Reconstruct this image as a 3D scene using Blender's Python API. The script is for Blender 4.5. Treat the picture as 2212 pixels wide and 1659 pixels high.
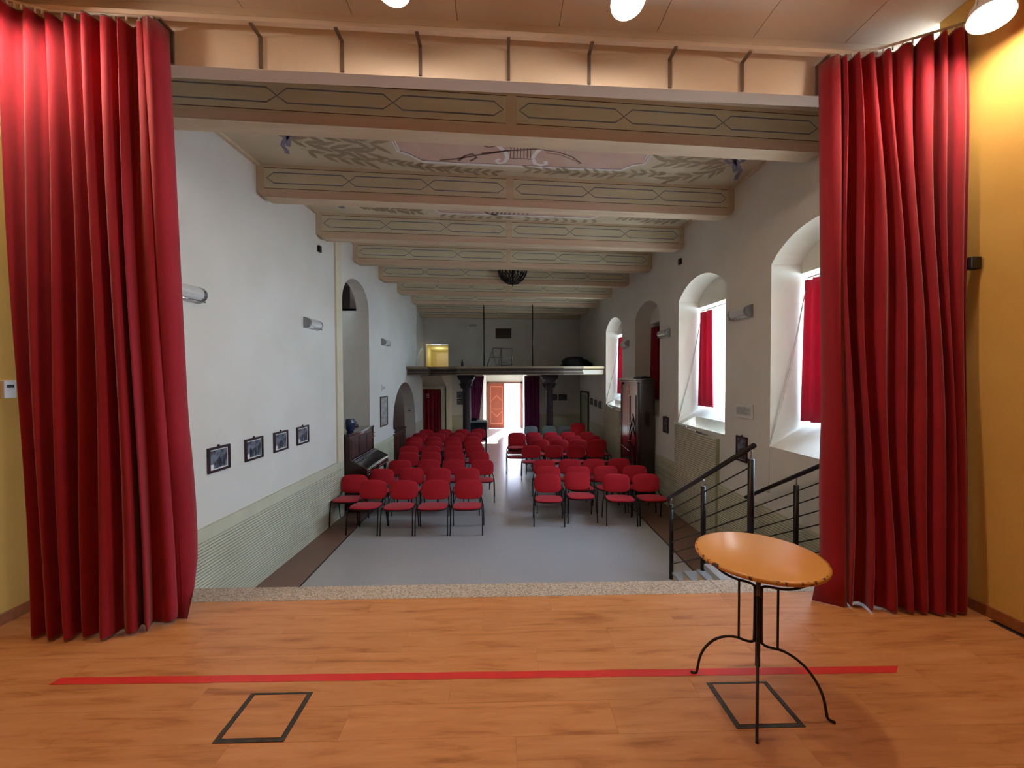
import bpy, bmesh, math, random
from math import sin, cos, pi, radians
from mathutils import Vector, Matrix
from mathutils.geometry import tessellate_polygon
random.seed(7)
for _o in list(bpy.data.objects): bpy.data.objects.remove(_o)
SC = bpy.context.scene
COL = SC.collection

# ---------------------------------------------------------------- camera
FPX, VX, VY, ROLL = 870.0, 1085.0, 811.0, -0.004
CXP, CYP = 1106.0, 829.5
EYE = Vector((0.0, 0.0, 2.70))
_yaw = math.atan((CXP-VX)/FPX); _pit = math.atan((CYP-VY)/math.hypot(FPX, CXP-VX))
CF = Vector((sin(_yaw)*cos(_pit), cos(_yaw)*cos(_pit), -sin(_pit)))
_R = Vector((cos(_yaw), -sin(_yaw), 0)); _U = _R.cross(CF)
CR = _R*cos(ROLL)+_U*sin(ROLL); CU = _U*cos(ROLL)-_R*sin(ROLL)
cam = bpy.data.cameras.new('camera'); camo = bpy.data.objects.new('camera', cam); COL.objects.link(camo)
cam.sensor_width = 36; cam.sensor_fit = 'HORIZONTAL'; cam.lens = FPX/2212*36
SC.cycles.diffuse_bounces = 6; cam.clip_start = 0.02; cam.clip_end = 300
m = Matrix((CR, CU, -CF)).transposed().to_4x4(); m.translation = EYE
camo.matrix_world = m
SC.camera = camo
# a real surface point seen at a measured place of the photograph
def _ray(px, py): return CF+CR*((px-CXP)/FPX)-CU*((py-CYP)/FPX)
def on_z(px, py, z):
    r = _ray(px, py); return EYE+r*((z-EYE.z)/r.z)
def on_y(px, py, y):
    r = _ray(px, py); return EYE+r*(y/r.y)
def on_left(px, py):
    r = _ray(px, py); return EYE+r*(-3.366/(r.x-.032*r.y))
def on_right(px, py):
    r = _ray(px, py); return EYE+r*(3.52/(r.x+.0126*r.y))
XL = lambda y: -3.366+.032*y
XR = lambda y: 3.52-.0126*y
STG = 1.05

# ---------------------------------------------------------------- light, sky, exposure
SC.view_settings.view_transform = 'Standard'; SC.view_settings.look = 'None'
SC.view_settings.gamma = 1; SC.view_settings.use_curve_mapping = False
SC.view_settings.exposure = 0.0
W = bpy.data.worlds.new('sky'); SC.world = W; W.use_nodes = True
nt = W.node_tree; nt.nodes.clear()
_out = nt.nodes.new('ShaderNodeOutputWorld'); _bg = nt.nodes.new('ShaderNodeBackground')
_tc = nt.nodes.new('ShaderNodeTexCoord'); _sp = nt.nodes.new('ShaderNodeSeparateXYZ'); _rp = nt.nodes.new('ShaderNodeValToRGB')
_rp.color_ramp.elements[0].position = 0.0; _rp.color_ramp.elements[0].color = (.66, .83, 1, 1)
_rp.color_ramp.elements[1].position = 1.0; _rp.color_ramp.elements[1].color = (.45, .66, 1, 1)
nt.links.new(_tc.outputs['Generated'], _sp.inputs[0]); nt.links.new(_sp.outputs['Z'], _rp.inputs[0])
nt.links.new(_rp.outputs[0], _bg.inputs[0]); nt.links.new(_bg.outputs[0], _out.inputs[0])
SKY = 40.0
_bg.inputs[1].default_value = SKY
def add_light(name, typ, loc, rot, **k):
    l = bpy.data.lights.new(name, typ); o = bpy.data.objects.new(name, l); COL.objects.link(o)
    o.location = loc; o.rotation_euler = rot
    for a, b in k.items(): setattr(l, a, b)
    return o
_s = add_light('sun', 'SUN', (0, 30, 20), (0, 0, 0), energy=80.0, angle=radians(1.0), color=(1, .95, .86))
_d = Vector((-.24, -1, -.50)).normalized()
_s.rotation_euler = _d.to_track_quat('-Z', 'Y').to_euler()
# daylight enters through the real openings: sampling portals in them
def portal(loc, rot, sx, sy):
    l = bpy.data.lights.new('daylight_portal', 'AREA'); o = bpy.data.objects.new('daylight_portal', l); COL.objects.link(o)
    l.shape = 'RECTANGLE'; l.size = sx; l.size_y = sy; o.location = loc; o.rotation_euler = rot
    l.cycles.is_portal = True
WINS = [(3.60, 5.11), (6.14, 7.75), (8.66, 10.22), (11.28, 12.97)]
for k, (a, b) in enumerate(WINS):
    if k != 2: portal((XR((a+b)/2)+1.36, (a+b)/2, 3.2), (0, radians(90), 0), 1.8, b-a)
portal((.12, 20.75, 1.2), (radians(-90), 0, 0), 1.8, 2.5)

# ---------------------------------------------------------------- materials
def lin(h):
    h = h.lstrip('#'); v = [int(h[i:i+2], 16)/255 for i in (0, 2, 4)]
    return tuple((c/12.92 if c <= .04045 else ((c+.055)/1.055)**2.4) for c in v)+(1,)
MATS = {}
def mat(name, col, rough=.6, col2=None, scale=8, fac=.5, bump=0, bscale=None, metal=0, spec=.5, sheen=0, stretch=None, coat=0, detail=4, obj=True, lo=.35, hi=.65):
    m = bpy.data.materials.new(name); m.use_nodes = True; n = m.node_tree; b = n.nodes['Principled BSDF']
    b.inputs['Base Color'].default_value = lin(col); b.inputs['Roughness'].default_value = rough
    b.inputs['Metallic'].default_value = metal; b.inputs['Specular IOR Level'].default_value = spec
    if sheen:
        b.inputs['Sheen Weight'].default_value = sheen; b.inputs['Sheen Roughness'].default_value = .4
    if coat:
        b.inputs['Coat Weight'].default_value = coat; b.inputs['Coat Roughness'].default_value = .12
    tc = n.nodes.new('ShaderNodeTexCoord'); mp = n.nodes.new('ShaderNodeMapping')
    n.links.new(tc.outputs['Object'], mp.inputs[0])
    if stretch: mp.inputs['Scale'].default_value = stretch
    nz = n.nodes.new('ShaderNodeTexNoise'); nz.inputs['Scale'].default_value = scale; nz.inputs['Detail'].default_value = detail
    n.links.new(mp.outputs[0], nz.inputs['Vector'])
    cr = n.nodes.new('ShaderNodeValToRGB'); cr.color_ramp.elements[0].position = lo; cr.color_ramp.elements[1].position = hi
    c1 = lin(col); c2 = lin(col2) if col2 else tuple(x*.86 for x in c1[:3])+(1,)
    cr.color_ramp.elements[0].color = c1; cr.color_ramp.elements[1].color = tuple(c1[i]*(1-fac)+c2[i]*fac for i in range(3))+(1,)
    n.links.new(nz.outputs[0], cr.inputs[0]); n.links.new(cr.outputs[0], b.inputs['Base Color'])
    if bump:
        nb = n.nodes.new('ShaderNodeTexNoise'); nb.inputs['Scale'].default_value = bscale or scale*4; nb.inputs['Detail'].default_value = 5
        n.links.new(mp.outputs[0], nb.inputs['Vector'])
        bp = n.nodes.new('ShaderNodeBump'); bp.inputs['Strength'].default_value = bump; bp.inputs['Distance'].default_value = .01
        n.links.new(nb.outputs[0], bp.inputs['Height']); n.links.new(bp.outputs[0], b.inputs['Normal'])
    MATS[name] = m; return m
def emis(name, col, s):
    m = bpy.data.materials.new(name); m.use_nodes = True; n = m.node_tree; b = n.nodes['Principled BSDF']
    b.inputs['Base Color'].default_value = lin(col); b.inputs['Emission Color'].default_value = lin(col); b.inputs['Emission Strength'].default_value = s
    MATS[name] = m; return m
M = MATS
mat('plaster', '#DCD9D0', .85, '#D2CDC1', 1.3, .6, .08, 60)
mat('plaster_cream', '#D9CDB4', .85, '#CDBE9F', 1.5, .6, .08, 60)
mat('plaster_reveal', '#DCD8CC', .8, '#D2CCBC', 2, .5, .08, 60)
mat('ochre_plaster', '#D3AA58', .85, '#C59A46', 1.6, .6, .12, 90)
mat('stage_ceiling_paint', '#DCD0C4', .85, '#CFC1B2', .8, .6, .04, 50)
mat('lintel_paint', '#D8C9B8', .8, '#CCBBA8', .8, .5, .04, 50)
mat('ceiling_paint', '#C9BCA2', .85, '#B8A88C', 1.2, .7, .1, 40)
mat('beam_paint', '#CFBA9C', .8, '#BFA88A', 3, .8, .15, 25, stretch=(.4, 2, 3))
mat('beam_panel_paint', '#D0C7AC', .8, '#C0B698', 3, .7, .05, 25, stretch=(.4, 2, 3))
mat('beam_pink', '#D2B69E', .8, '#C4A68D', 2, .8, .1, 25, stretch=(.4, 2, 3))
mat('line_brown', '#5B4636', .8)
mat('line_blue', '#6E7286', .85, '#7C7A7C', 5, .8)
mat('leaf_paint', '#8E7D64', .9, '#9C8C72', 9, .8)
mat('leaf_paint_dark', '#665542', .9, '#7A6850', 9, .8)
mat('ribbon_blue', '#7A7990', .9, '#8C8A9A', 9, .8)
mat('panel_pink', '#C6A798', .9, '#BA9A88', 3, .8)
mat('paint_white', '#DEDAD6', .85)
mat('paint_umber', '#6B5148', .9)
mat('wainscot_green', '#C8C6AC', .65, '#B9B69B', 3, .6, .05, 30)
mat('wainscot_dark', '#2E2E26', .8)
mat('stone_terrazzo', '#BEBBB9', .22, '#A5A2A0', 90, .8, .02, 60, detail=2)
mat('stone_brown', '#8E6C5C', .35, '#73564A', 70, .9, .02, 60, detail=2)
mat('joint_dark', '#2A2422', .7)
mat('granite', '#C4B8A8', .75, '#8A7E70', 75, .9, .4, 60, detail=6, lo=.42, hi=.62)
mat('stone_step', '#A9AEB2', .5, '#8F959A', 60, .8, .1, 60)
mat('stair_side', '#D8C096', .8)
mat('curtain_red', '#96202E', .8, '#861B28', 3, .6, .12, 120, sheen=.25, spec=.2)
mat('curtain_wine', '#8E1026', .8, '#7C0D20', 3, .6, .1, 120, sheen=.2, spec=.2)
mat('curtain_flare_tint', '#8A2C6A', .8, '#7A265E', 3, .6, .1, 120, sheen=.3, spec=.2)  # dark red cloth, purple cast of lens flare put into its colour
mat('fabric_red', '#C02834', .85, '#AE212C', 60, .7, .25, 300, sheen=.15, spec=.2)
mat('fabric_lilac', '#6C66A8', .85, '#5E5A98', 60, .7, .2, 300, sheen=.3)
mat('plastic_black', '#16161A', .45)
mat('metal_black', '#0B0B0D', .55)
mat('rail_paint', '#1C1614', .42, '#241A16', 6, .5, metal=.2)
mat('wrought_iron', '#3A332E', .5, '#241E1B', 12, .8, .2, 60, metal=.6)
mat('bracket_hazed', '#6E6056', .55, '#5C5048', 12, .8)  # dark iron, with the paling of haze put into its colour
mat('chrome', '#D8D8DA', .18, metal=1)
mat('steel', '#9A9A9C', .35, metal=.9)
mat('plastic_grey', '#8C979C', .5)
mat('plastic_white', '#E4E4E0', .4)
mat('plastic_lamp', '#CFCFCB', .3, coat=.3)
mat('table_paint', '#DDA052', .33, '#D39548', 2.5, .7, .03, 30, coat=.2)
mat('table_rim', '#CF9140', .4, '#4A2F1C', 34, 1, .3, 50, lo=.55, hi=.60)
mat('tape_red', '#D8342F', .45, '#CC3A36', 12, .6)
mat('hatch_metal', '#3C3A36', .5, '#57504A', 14, .8, .2, 60, metal=.5)
mat('piano_wood', '#2A1411', .34, '#361A14', 5, .8, stretch=(6, 6, .7), coat=.25)
mat('piano_black', '#14100F', .12, coat=.9)
mat('cabinet_wood', '#2A1815', .18, '#36201A', 5, .8, stretch=(6, 6, .7), coat=.6)
mat('sideboard_wood', '#4A2419', .35, '#3A1B13', 5, .8, stretch=(6, 6, .7))
mat('dark_wood', '#1D1412', .5)
mat('frame_dark', '#2E1818', .4)
mat('frame_wood', '#4A3526', .5)
mat('photo_grey', '#6F7380', .5, '#2A2B34', 14, 1, detail=3, lo=.45, hi=.6)
mat('photo_pale', '#A9A8A4', .5, '#6F6C68', 10, .9, detail=4)
mat('print_dark', '#20202A', .5)
mat('paper_white', '#E0DED8', .6)
mat('paper_text', '#A8A8A0', .6, '#D8D8D0', 40, .9, detail=1, stretch=(1, 1, 4))
mat('door_light', '#CF7F5E', .5)
mat('door_wood', '#A0503A', .5, '#924632', 4, .7, stretch=(8, 8, 1))
mat('door_frame_wood', '#7A5040', .5)
mat('door_green', '#A5A888', .6)
mat('column_stone', '#4C4046', .6, '#3F353A', 8, .8, .2, 30)
mat('balcony_wood', '#7C6A58', .6, '#6C5B4C', 5, .7, .1, 30)
mat('balcony_shade', '#54483F', .7, '#463B34', 5, .7)  # gallery wood with the shade of the recessed underside put into its colour
mat('balcony_light', '#95846E', .6, '#857560', 5, .7)
mat('balcony_cream', '#DCC79A', .6)
mat('vase_blue', '#2B3A5C', .25, coat=.4)
mat('porcelain', '#D5DEEA', .2, coat=.5)
mat('iron_dark', '#1B191B', .5, metal=.4)
mat('asphalt_pale', '#CFCBC2', .9, '#BDB8AE', 3, .7, .2, 20)
mat('kerb_stone', '#B9BBA6', .85, '#9AA086', 5, .9, .3, 20)
mat('facade', '#DCD0D6', .85, '#CFC2CA', 2, .6)
mat('teal_paint', '#2AA3B4', .6)
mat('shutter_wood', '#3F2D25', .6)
mat('cord_white', '#C9C5BC', .7)
mat('brass', '#B8924A', .3, metal=.9)
mat('cloth_dark', '#15141A', .9, '#26252E', 8, .8, .3, 20)
mat('skirting_wood', '#9A5A30', .45, '#84491F', 5, .7, stretch=(1, 6, 6))
mat('yellow_recess', '#D8CC8E', .8)
emis('lamp_glow', '#FFE8CE', 285)
mat('curtain_thin', '#AC2642', .8, '#9A1F38', 3, .6, .12, 120)
_c = MATS['curtain_thin'].node_tree; _b = _c.nodes['Principled BSDF']; _tl = _c.nodes.new('ShaderNodeBsdfTranslucent'); _tl.inputs[0].default_value = lin('#D84C6C')
_ms = _c.nodes.new('ShaderNodeMixShader'); _ms.inputs[0].default_value = .3; _c.links.new(_b.outputs[0], _ms.inputs[1]); _c.links.new(_tl.outputs[0], _ms.inputs[2]); _c.links.new(_ms.outputs[0], _c.nodes['Material Output'].inputs[0])
# thin window glass
_g = bpy.data.materials.new('window_glass'); _g.use_nodes = True; _n = _g.node_tree; _n.nodes.clear()
_o = _n.nodes.new('ShaderNodeOutputMaterial'); _mx = _n.nodes.new('ShaderNodeMixShader'); _t = _n.nodes.new('ShaderNodeBsdfTransparent'); _gl = _n.nodes.new('ShaderNodeBsdfGlossy')
_t.inputs[0].default_value = (.96, .98, 1, 1); _gl.inputs['Roughness'].default_value = .02; _mx.inputs[0].default_value = .06
_n.links.new(_t.outputs[0], _mx.inputs[1]); _n.links.new(_gl.outputs[0], _mx.inputs[2]); _n.links.new(_mx.outputs[0], _o.inputs[0]); MATS['window_glass'] = _g
# laminate planks: grain runs along the plank, every plank takes its own patch of it
def laminate():
    m = bpy.data.materials.new('laminate_oak'); m.use_nodes = True; n = m.node_tree; b = n.nodes['Principled BSDF']
    tc = n.nodes.new('ShaderNodeTexCoord'); oi = n.nodes.new('ShaderNodeObjectInfo'); ad = n.nodes.new('ShaderNodeVectorMath'); ad.operation = 'ADD'
    sc = n.nodes.new('ShaderNodeVectorMath'); sc.operation = 'SCALE'; cb = n.nodes.new('ShaderNodeCombineXYZ')
    for i in range(3): n.links.new(oi.outputs['Random'], cb.inputs[i])
    n.links.new(cb.outputs[0], sc.inputs[0]); sc.inputs['Scale'].default_value = 40
    n.links.new(tc.outputs['Object'], ad.inputs[0]); n.links.new(sc.outputs[0], ad.inputs[1])
    mp = n.nodes.new('ShaderNodeMapping'); mp.inputs['Scale'].default_value = (1.5, 11, 4); n.links.new(ad.outputs[0], mp.inputs[0])
    nz = n.nodes.new('ShaderNodeTexNoise'); nz.inputs['Scale'].default_value = 1.6; nz.inputs['Detail'].default_value = 7; nz.inputs['Roughness'].default_value = .6; nz.inputs['Distortion'].default_value = .5
    n.links.new(mp.outputs[0], nz.inputs['Vector'])
    cr = n.nodes.new('ShaderNodeValToRGB'); e = cr.color_ramp.elements
    e[0].position = .28; e[0].color = lin('#9C6034'); e[1].position = .75; e[1].color = lin('#D09562')
    x = e.new(.46); x.color = lin('#C28450')
    n.links.new(nz.outputs[0], cr.inputs[0])
    hs = n.nodes.new('ShaderNodeHueSaturation'); mr = n.nodes.new('ShaderNodeMapRange'); mr.inputs[3].default_value = .965; mr.inputs[4].default_value = 1.03
    n.links.new(oi.outputs['Random'], mr.inputs[0]); n.links.new(mr.outputs[0], hs.inputs['Value']); n.links.new(cr.outputs[0], hs.inputs['Color'])
    n.links.new(hs.outputs[0], b.inputs['Base Color']); b.inputs['Roughness'].default_value = .42
    bp = n.nodes.new('ShaderNodeBump'); bp.inputs['Strength'].default_value = .08; bp.inputs['Distance'].default_value = .004
    n.links.new(nz.outputs[0], bp.inputs['Height']); n.links.new(bp.outputs[0], b.inputs['Normal'])
    MATS['laminate_oak'] = m
laminate()

# ---------------------------------------------------------------- mesh helpers
class MB:
    def __init__(s): s.v = []; s.f = []; s.smooth = []
    def add(s, vs, fs, sm=False):
        k = len(s.v); s.v += [tuple(v) for v in vs]; s.f += [tuple(i+k for i in f) for f in fs]; s.smooth += [sm]*len(fs); return s
    def box(s, x0, x1, y0, y1, z0, z1):
        return s.add([(x, y, z) for x in (x0, x1) for y in (y0, y1) for z in (z0, z1)],
                     [(0, 1, 3, 2), (4, 6, 7, 5), (0, 4, 5, 1), (2, 3, 7, 6), (0, 2, 6, 4), (1, 5, 7, 3)])
    def hexa(s, a, b):   # two quads (lists of 4 points) joined
        return s.add(list(a)+list(b), [(3, 2, 1, 0), (4, 5, 6, 7), (0, 1, 5, 4), (1, 2, 6, 5), (2, 3, 7, 6), (3, 0, 4, 7)])
    def prism(s, poly, off):   # planar polygon extruded by a vector
        n = len(poly); p = [Vector(q) for q in poly]; off = Vector(off); tri = tessellate_polygon([p])
        fs = [tuple(t) for t in tri]+[tuple(i+n for i in reversed(t)) for t in tri]
        fs += [(i, (i+1) % n, (i+1) % n+n, i+n) for i in range(n)]
        return s.add(p+[q+off for q in p], fs)
    def tube(s, pts, r, n=8, cap=True, flat=1.0):
        P = [Vector(p) for p in pts]; rs = r if isinstance(r, (list, tuple)) else [r]*len(P); vs = []; fs = []; up = None
        for i, p in enumerate(P):
            d = (P[min(i+1, len(P)-1)]-P[max(i-1, 0)]).normalized()
            if up is None: up = d.orthogonal().normalized() if abs(d.z) < .9 else Vector((0, 1, 0))
            a = (up-d*up.dot(d)); a = a.normalized() if a.length > 1e-5 else d.orthogonal().normalized()
            up = a; b = d.cross(a)
            for k in range(n): vs.append(p+a*(rs[i]*cos(2*pi*k/n))+b*(rs[i]*flat*sin(2*pi*k/n)))
        for i in range(len(P)-1):
            for k in range(n): fs.append((i*n+k, i*n+(k+1) % n, (i+1)*n+(k+1) % n, (i+1)*n+k))
        s.add(vs, fs, True)
        if cap:
            k0 = len(s.v)-len(vs)
            s.f.append(tuple(k0+i for i in range(n))); s.smooth.append(False)
            s.f.append(tuple(k0+len(vs)-n+i for i in reversed(range(n)))); s.smooth.append(False)
        return s
    def lathe(s, prof, n=24, c=(0, 0, 0)):
        c = Vector(c); vs = [(c.x+r*cos(2*pi*k/n), c.y+r*sin(2*pi*k/n), c.z+z) for r, z in prof for k in range(n)]
        fs = [(i*n+k, i*n+(k+1) % n, (i+1)*n+(k+1) % n, (i+1)*n+k) for i in range(len(prof)-1) for k in range(n)]
        return s.add(vs, fs, True)
    def xf(s, mtx, start=0):
        for i in range(start, len(s.v)): s.v[i] = tuple(mtx @ Vector(s.v[i]))
        return s
    def mesh(s, name, material):
        me = bpy.data.meshes.new(name); me.from_pydata(s.v, [], s.f)
        me.polygons.foreach_set('use_smooth', s.smooth)
        bm = bmesh.new(); bm.from_mesh(me); bmesh.ops.recalc_face_normals(bm, faces=bm.faces); bm.to_mesh(me); bm.free()
        for m_ in (material if isinstance(material, list) else [material]): me.materials.append(M[m_])
        return me
    def build(s, name, material, parent=None, bevel=0, **tags):
        o = bpy.data.objects.new(name, s.mesh(name, material)); COL.objects.link(o)
        if bevel:
            b = o.modifiers.new('bevel', 'BEVEL'); b.width = bevel; b.segments = 2; b.limit_method = 'ANGLE'
        if parent: o.parent = parent
        for k, v in tags.items(): o[k] = v
        return o
def smooth(pts, k=4):
    P = [Vector(p) for p in pts]; P = [P[0]*2-P[1]]+P+[P[-1]*2-P[-2]]; out = []
    for i in range(1, len(P)-2):
        a, b, c, d = P[i-1:i+3]
        for j in range(k):
            t = j/k; out.append(.5*((2*b)+(c-a)*t+(2*a-5*b+4*c-d)*t*t+(3*b-a-3*c+d)*t**3))
    return out+[P[-2]]
def thing(name, label, cat, loc=(0, 0, 0), rz=0, group=None):
    o = bpy.data.objects.new(name, None); COL.objects.link(o); o.empty_display_size = .1
    o.location = loc; o.rotation_euler = (0, 0, rz); o['label'] = label; o['category'] = cat
    if group: o['group'] = group
    return o
def tag(o, label, cat, group=None):
    o['label'] = label; o['category'] = cat
    if group: o['group'] = group
    return o
def struct(o): o['kind'] = 'structure'; return o
def empty_struct(name, loc=(0, 0, 0)):
    o = bpy.data.objects.new(name, None); COL.objects.link(o); o.location = loc; o['kind'] = 'structure'; return o
def copy_tree(root, loc, rz, label=None, group=None, scale=None):
    r = root.copy(); COL.objects.link(r); r.location = loc; r.rotation_euler = (0, 0, rz)
    if label: r['label'] = label
    if group: r['group'] = group
    if scale: r.scale = scale
    for ch in list(root.children):
        c = ch.copy(); COL.objects.link(c); c.parent = r
        for g in list(ch.children):
            d = g.copy(); COL.objects.link(d); d.parent = c
    return r
def face_holes(mb, outer, holes, f):
    loops = [[Vector((a, b, 0)) for a, b in outer]]+[[Vector((a, b, 0)) for a, b in h] for h in holes]
    pts = [p for l in loops for p in l]; tri = tessellate_polygon(loops)
    mb.add([f(p.x, p.y) for p in pts], [tuple(t) for t in tri]); return mb
def ribbon(mb, pts, w, n, closed=False):   # flat painted line: polyline pts in the plane with normal n, width w, 1.5 mm proud
    P = [Vector(p) for p in pts]; n = Vector(n).normalized(); k = len(P); L = []
    for i in range(k):
        a = P[(i-1) % k] if (closed or i) else P[i]; b = P[(i+1) % k] if (closed or i < k-1) else P[i]
        d = (b-a).normalized(); sd = d.cross(n).normalized(); ww = w[i] if isinstance(w, (list, tuple)) else w
        L.append((P[i]+sd*ww/2+n*.0015, P[i]-sd*ww/2+n*.0015))
    vs = [q for pr in L for q in pr]
    fs = [(2*i, 2*i+1, 2*((i+1) % k)+1, 2*((i+1) % k)) for i in range(k if closed else k-1)]
    return mb.add(vs, fs)

# ================================================================ THE SHELL
ZT = 5.47
# hall floor: pale centre, brown side bands, dark joint strips
fl = struct(MB().box(-2.6, 2.61, 2.9, 17.1, -.1, 0).build('floor', 'stone_terrazzo'))
MB().box(-3.6, -2.625, 2.9, 17.1, -.1, 0).build('side_band', 'stone_brown', fl)
MB().box(2.635, 3.6, 2.9, 17.1, -.1, 0).build('side_band', 'stone_brown', fl)
MB().box(-2.625, -2.6, 2.9, 17.1, -.1, -.002).build('joint_strip', 'joint_dark', fl)
MB().box(2.61, 2.635, 2.9, 17.1, -.1, -.002).build('joint_strip', 'joint_dark', fl)
MB().box(-.95, 1.2, 17.1, 20.6, -.1, 0).build('threshold_slab', 'stone_terrazzo', fl)

# left wall with the two pointed arches
def arch_pts(a, b, zb, zs, za, n=9, p=1.0):
    c = (a+b)/2; out = [(a, zb), (a, zs)]
    for i in range(1, n):
        t = i/n; out.append((a+(c-a)*(1-cos(t*pi/2)**1), zs+(za-zs)*(sin(t*pi/2)**p)))
    out.append((c, za))
    for i in range(n-1, 0, -1):
        t = i/n; out.append((b-(b-c)*(1-cos(t*pi/2)), zs+(za-zs)*(sin(t*pi/2)**p)))
    out += [(b, zs), (b, zb)]; return out
A1 = arch_pts(7.95, 9.38, .001, 4.15, 4.74, p=.9)
A2 = arch_pts(11.13, 13.6, .001, 1.15, 2.5, p=.85)
fL = lambda s, z: (XL(s), s, z)
wl = face_holes(MB(), [(3.05, 0), (14.6, 0), (14.6, 2.75), (13.8, 2.75), (13.8, ZT+.1), (3.05, ZT+.1)], [A1, A2], fL)
def reveal(mb, pts, f0, f1, closed=False):
    k = len(pts); a = [f0(*p) for p in pts]; b = [f1(*p) for p in pts]
    mb.add(a+b, [(i, (i+1) % k, (i+1) % k+k, i+k) for i in range(k if closed else k-1)])
reveal(wl, A1, fL, lambda s, z: (XL(s)-.28, s, z)); reveal(wl, A2, fL, lambda s, z: (XL(s)-.36, s, z))
wl = struct(wl.build('wall_left', 'plaster'))
MB().box(-4.6, -4.5, 7.85, 9.48, 0, 4.25).box(-4.6, XL(7.9)-.28, 7.85, 7.95, 0, 4.25).box(-4.6, XL(9.4)-.28, 9.38, 9.48, 0, 4.25).box(-4.6, -3.36, 7.85, 9.48, -.1, 0).build('niche_lining', 'plaster', wl)
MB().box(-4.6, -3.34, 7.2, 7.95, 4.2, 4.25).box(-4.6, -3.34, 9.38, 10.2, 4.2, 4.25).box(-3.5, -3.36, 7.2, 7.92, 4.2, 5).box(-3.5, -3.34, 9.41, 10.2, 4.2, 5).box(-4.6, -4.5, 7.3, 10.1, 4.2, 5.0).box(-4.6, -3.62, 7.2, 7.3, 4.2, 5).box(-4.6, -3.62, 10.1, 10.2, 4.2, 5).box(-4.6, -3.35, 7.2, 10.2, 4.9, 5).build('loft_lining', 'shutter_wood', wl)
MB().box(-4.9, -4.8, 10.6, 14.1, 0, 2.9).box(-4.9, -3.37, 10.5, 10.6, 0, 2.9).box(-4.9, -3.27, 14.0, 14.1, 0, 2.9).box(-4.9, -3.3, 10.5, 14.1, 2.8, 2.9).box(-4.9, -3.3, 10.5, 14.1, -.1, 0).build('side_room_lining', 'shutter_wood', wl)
# shallow pilaster strip before the first arch
MB().hexa([(XL(7.62), 7.62, 1.06), (XL(7.86), 7.86, 1.06), (XL(7.86), 7.86, ZT), (XL(7.62), 7.62, ZT)],
          [(XL(7.62)+.035, 7.62, 1.06), (XL(7.86)+.035, 7.86, 1.06), (XL(7.86)+.035, 7.86, ZT), (XL(7.62)+.035, 7.62, ZT)]).build('pilaster', 'plaster_cream', wl)
# stepped-back wall over the gallery and the stair box under it
wl2 = MB().box(-3.4, -3.3, 13.8, 17.1, 2.7, ZT+.1).box(-3.4, -2.9, 13.75, 13.8, 2.75, ZT+.1)
struct(wl2.build('wall_left_gallery', 'plaster'))
sb = MB()
face_holes(sb, [(-3.4, 0), (-3.0, 0), (-3.0, 2.2), (-2.32, 2.2), (-2.32, 0), (-2.13, 0), (-2.13, 2.3), (-3.4, 2.3)], [], lambda x, z: (x, 15.3, z))
sb.box(-2.18, -2.13, 15.3, 17.1, 0, 2.72)
sb.add([(-3.4, 14.3, 2.7), (-2.13, 14.3, 2.7), (-2.13, 15.3, 2.3), (-3.4, 15.3, 2.3)], [(0, 1, 2, 3)])
sb.add([(-2.13, 14.3, 2.7), (-2.13, 15.3, 2.3), (-2.13, 15.3, 2.7)], [(0, 1, 2)])
sb.box(-3.5, -2.88, 14.6, 14.65, 0, 2.7).box(-3.5, -3.4, 14.6, 17.1, 0, 2.7)
stair_box = struct(sb.build('wall_stair_box', 'plaster_cream'))

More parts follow.
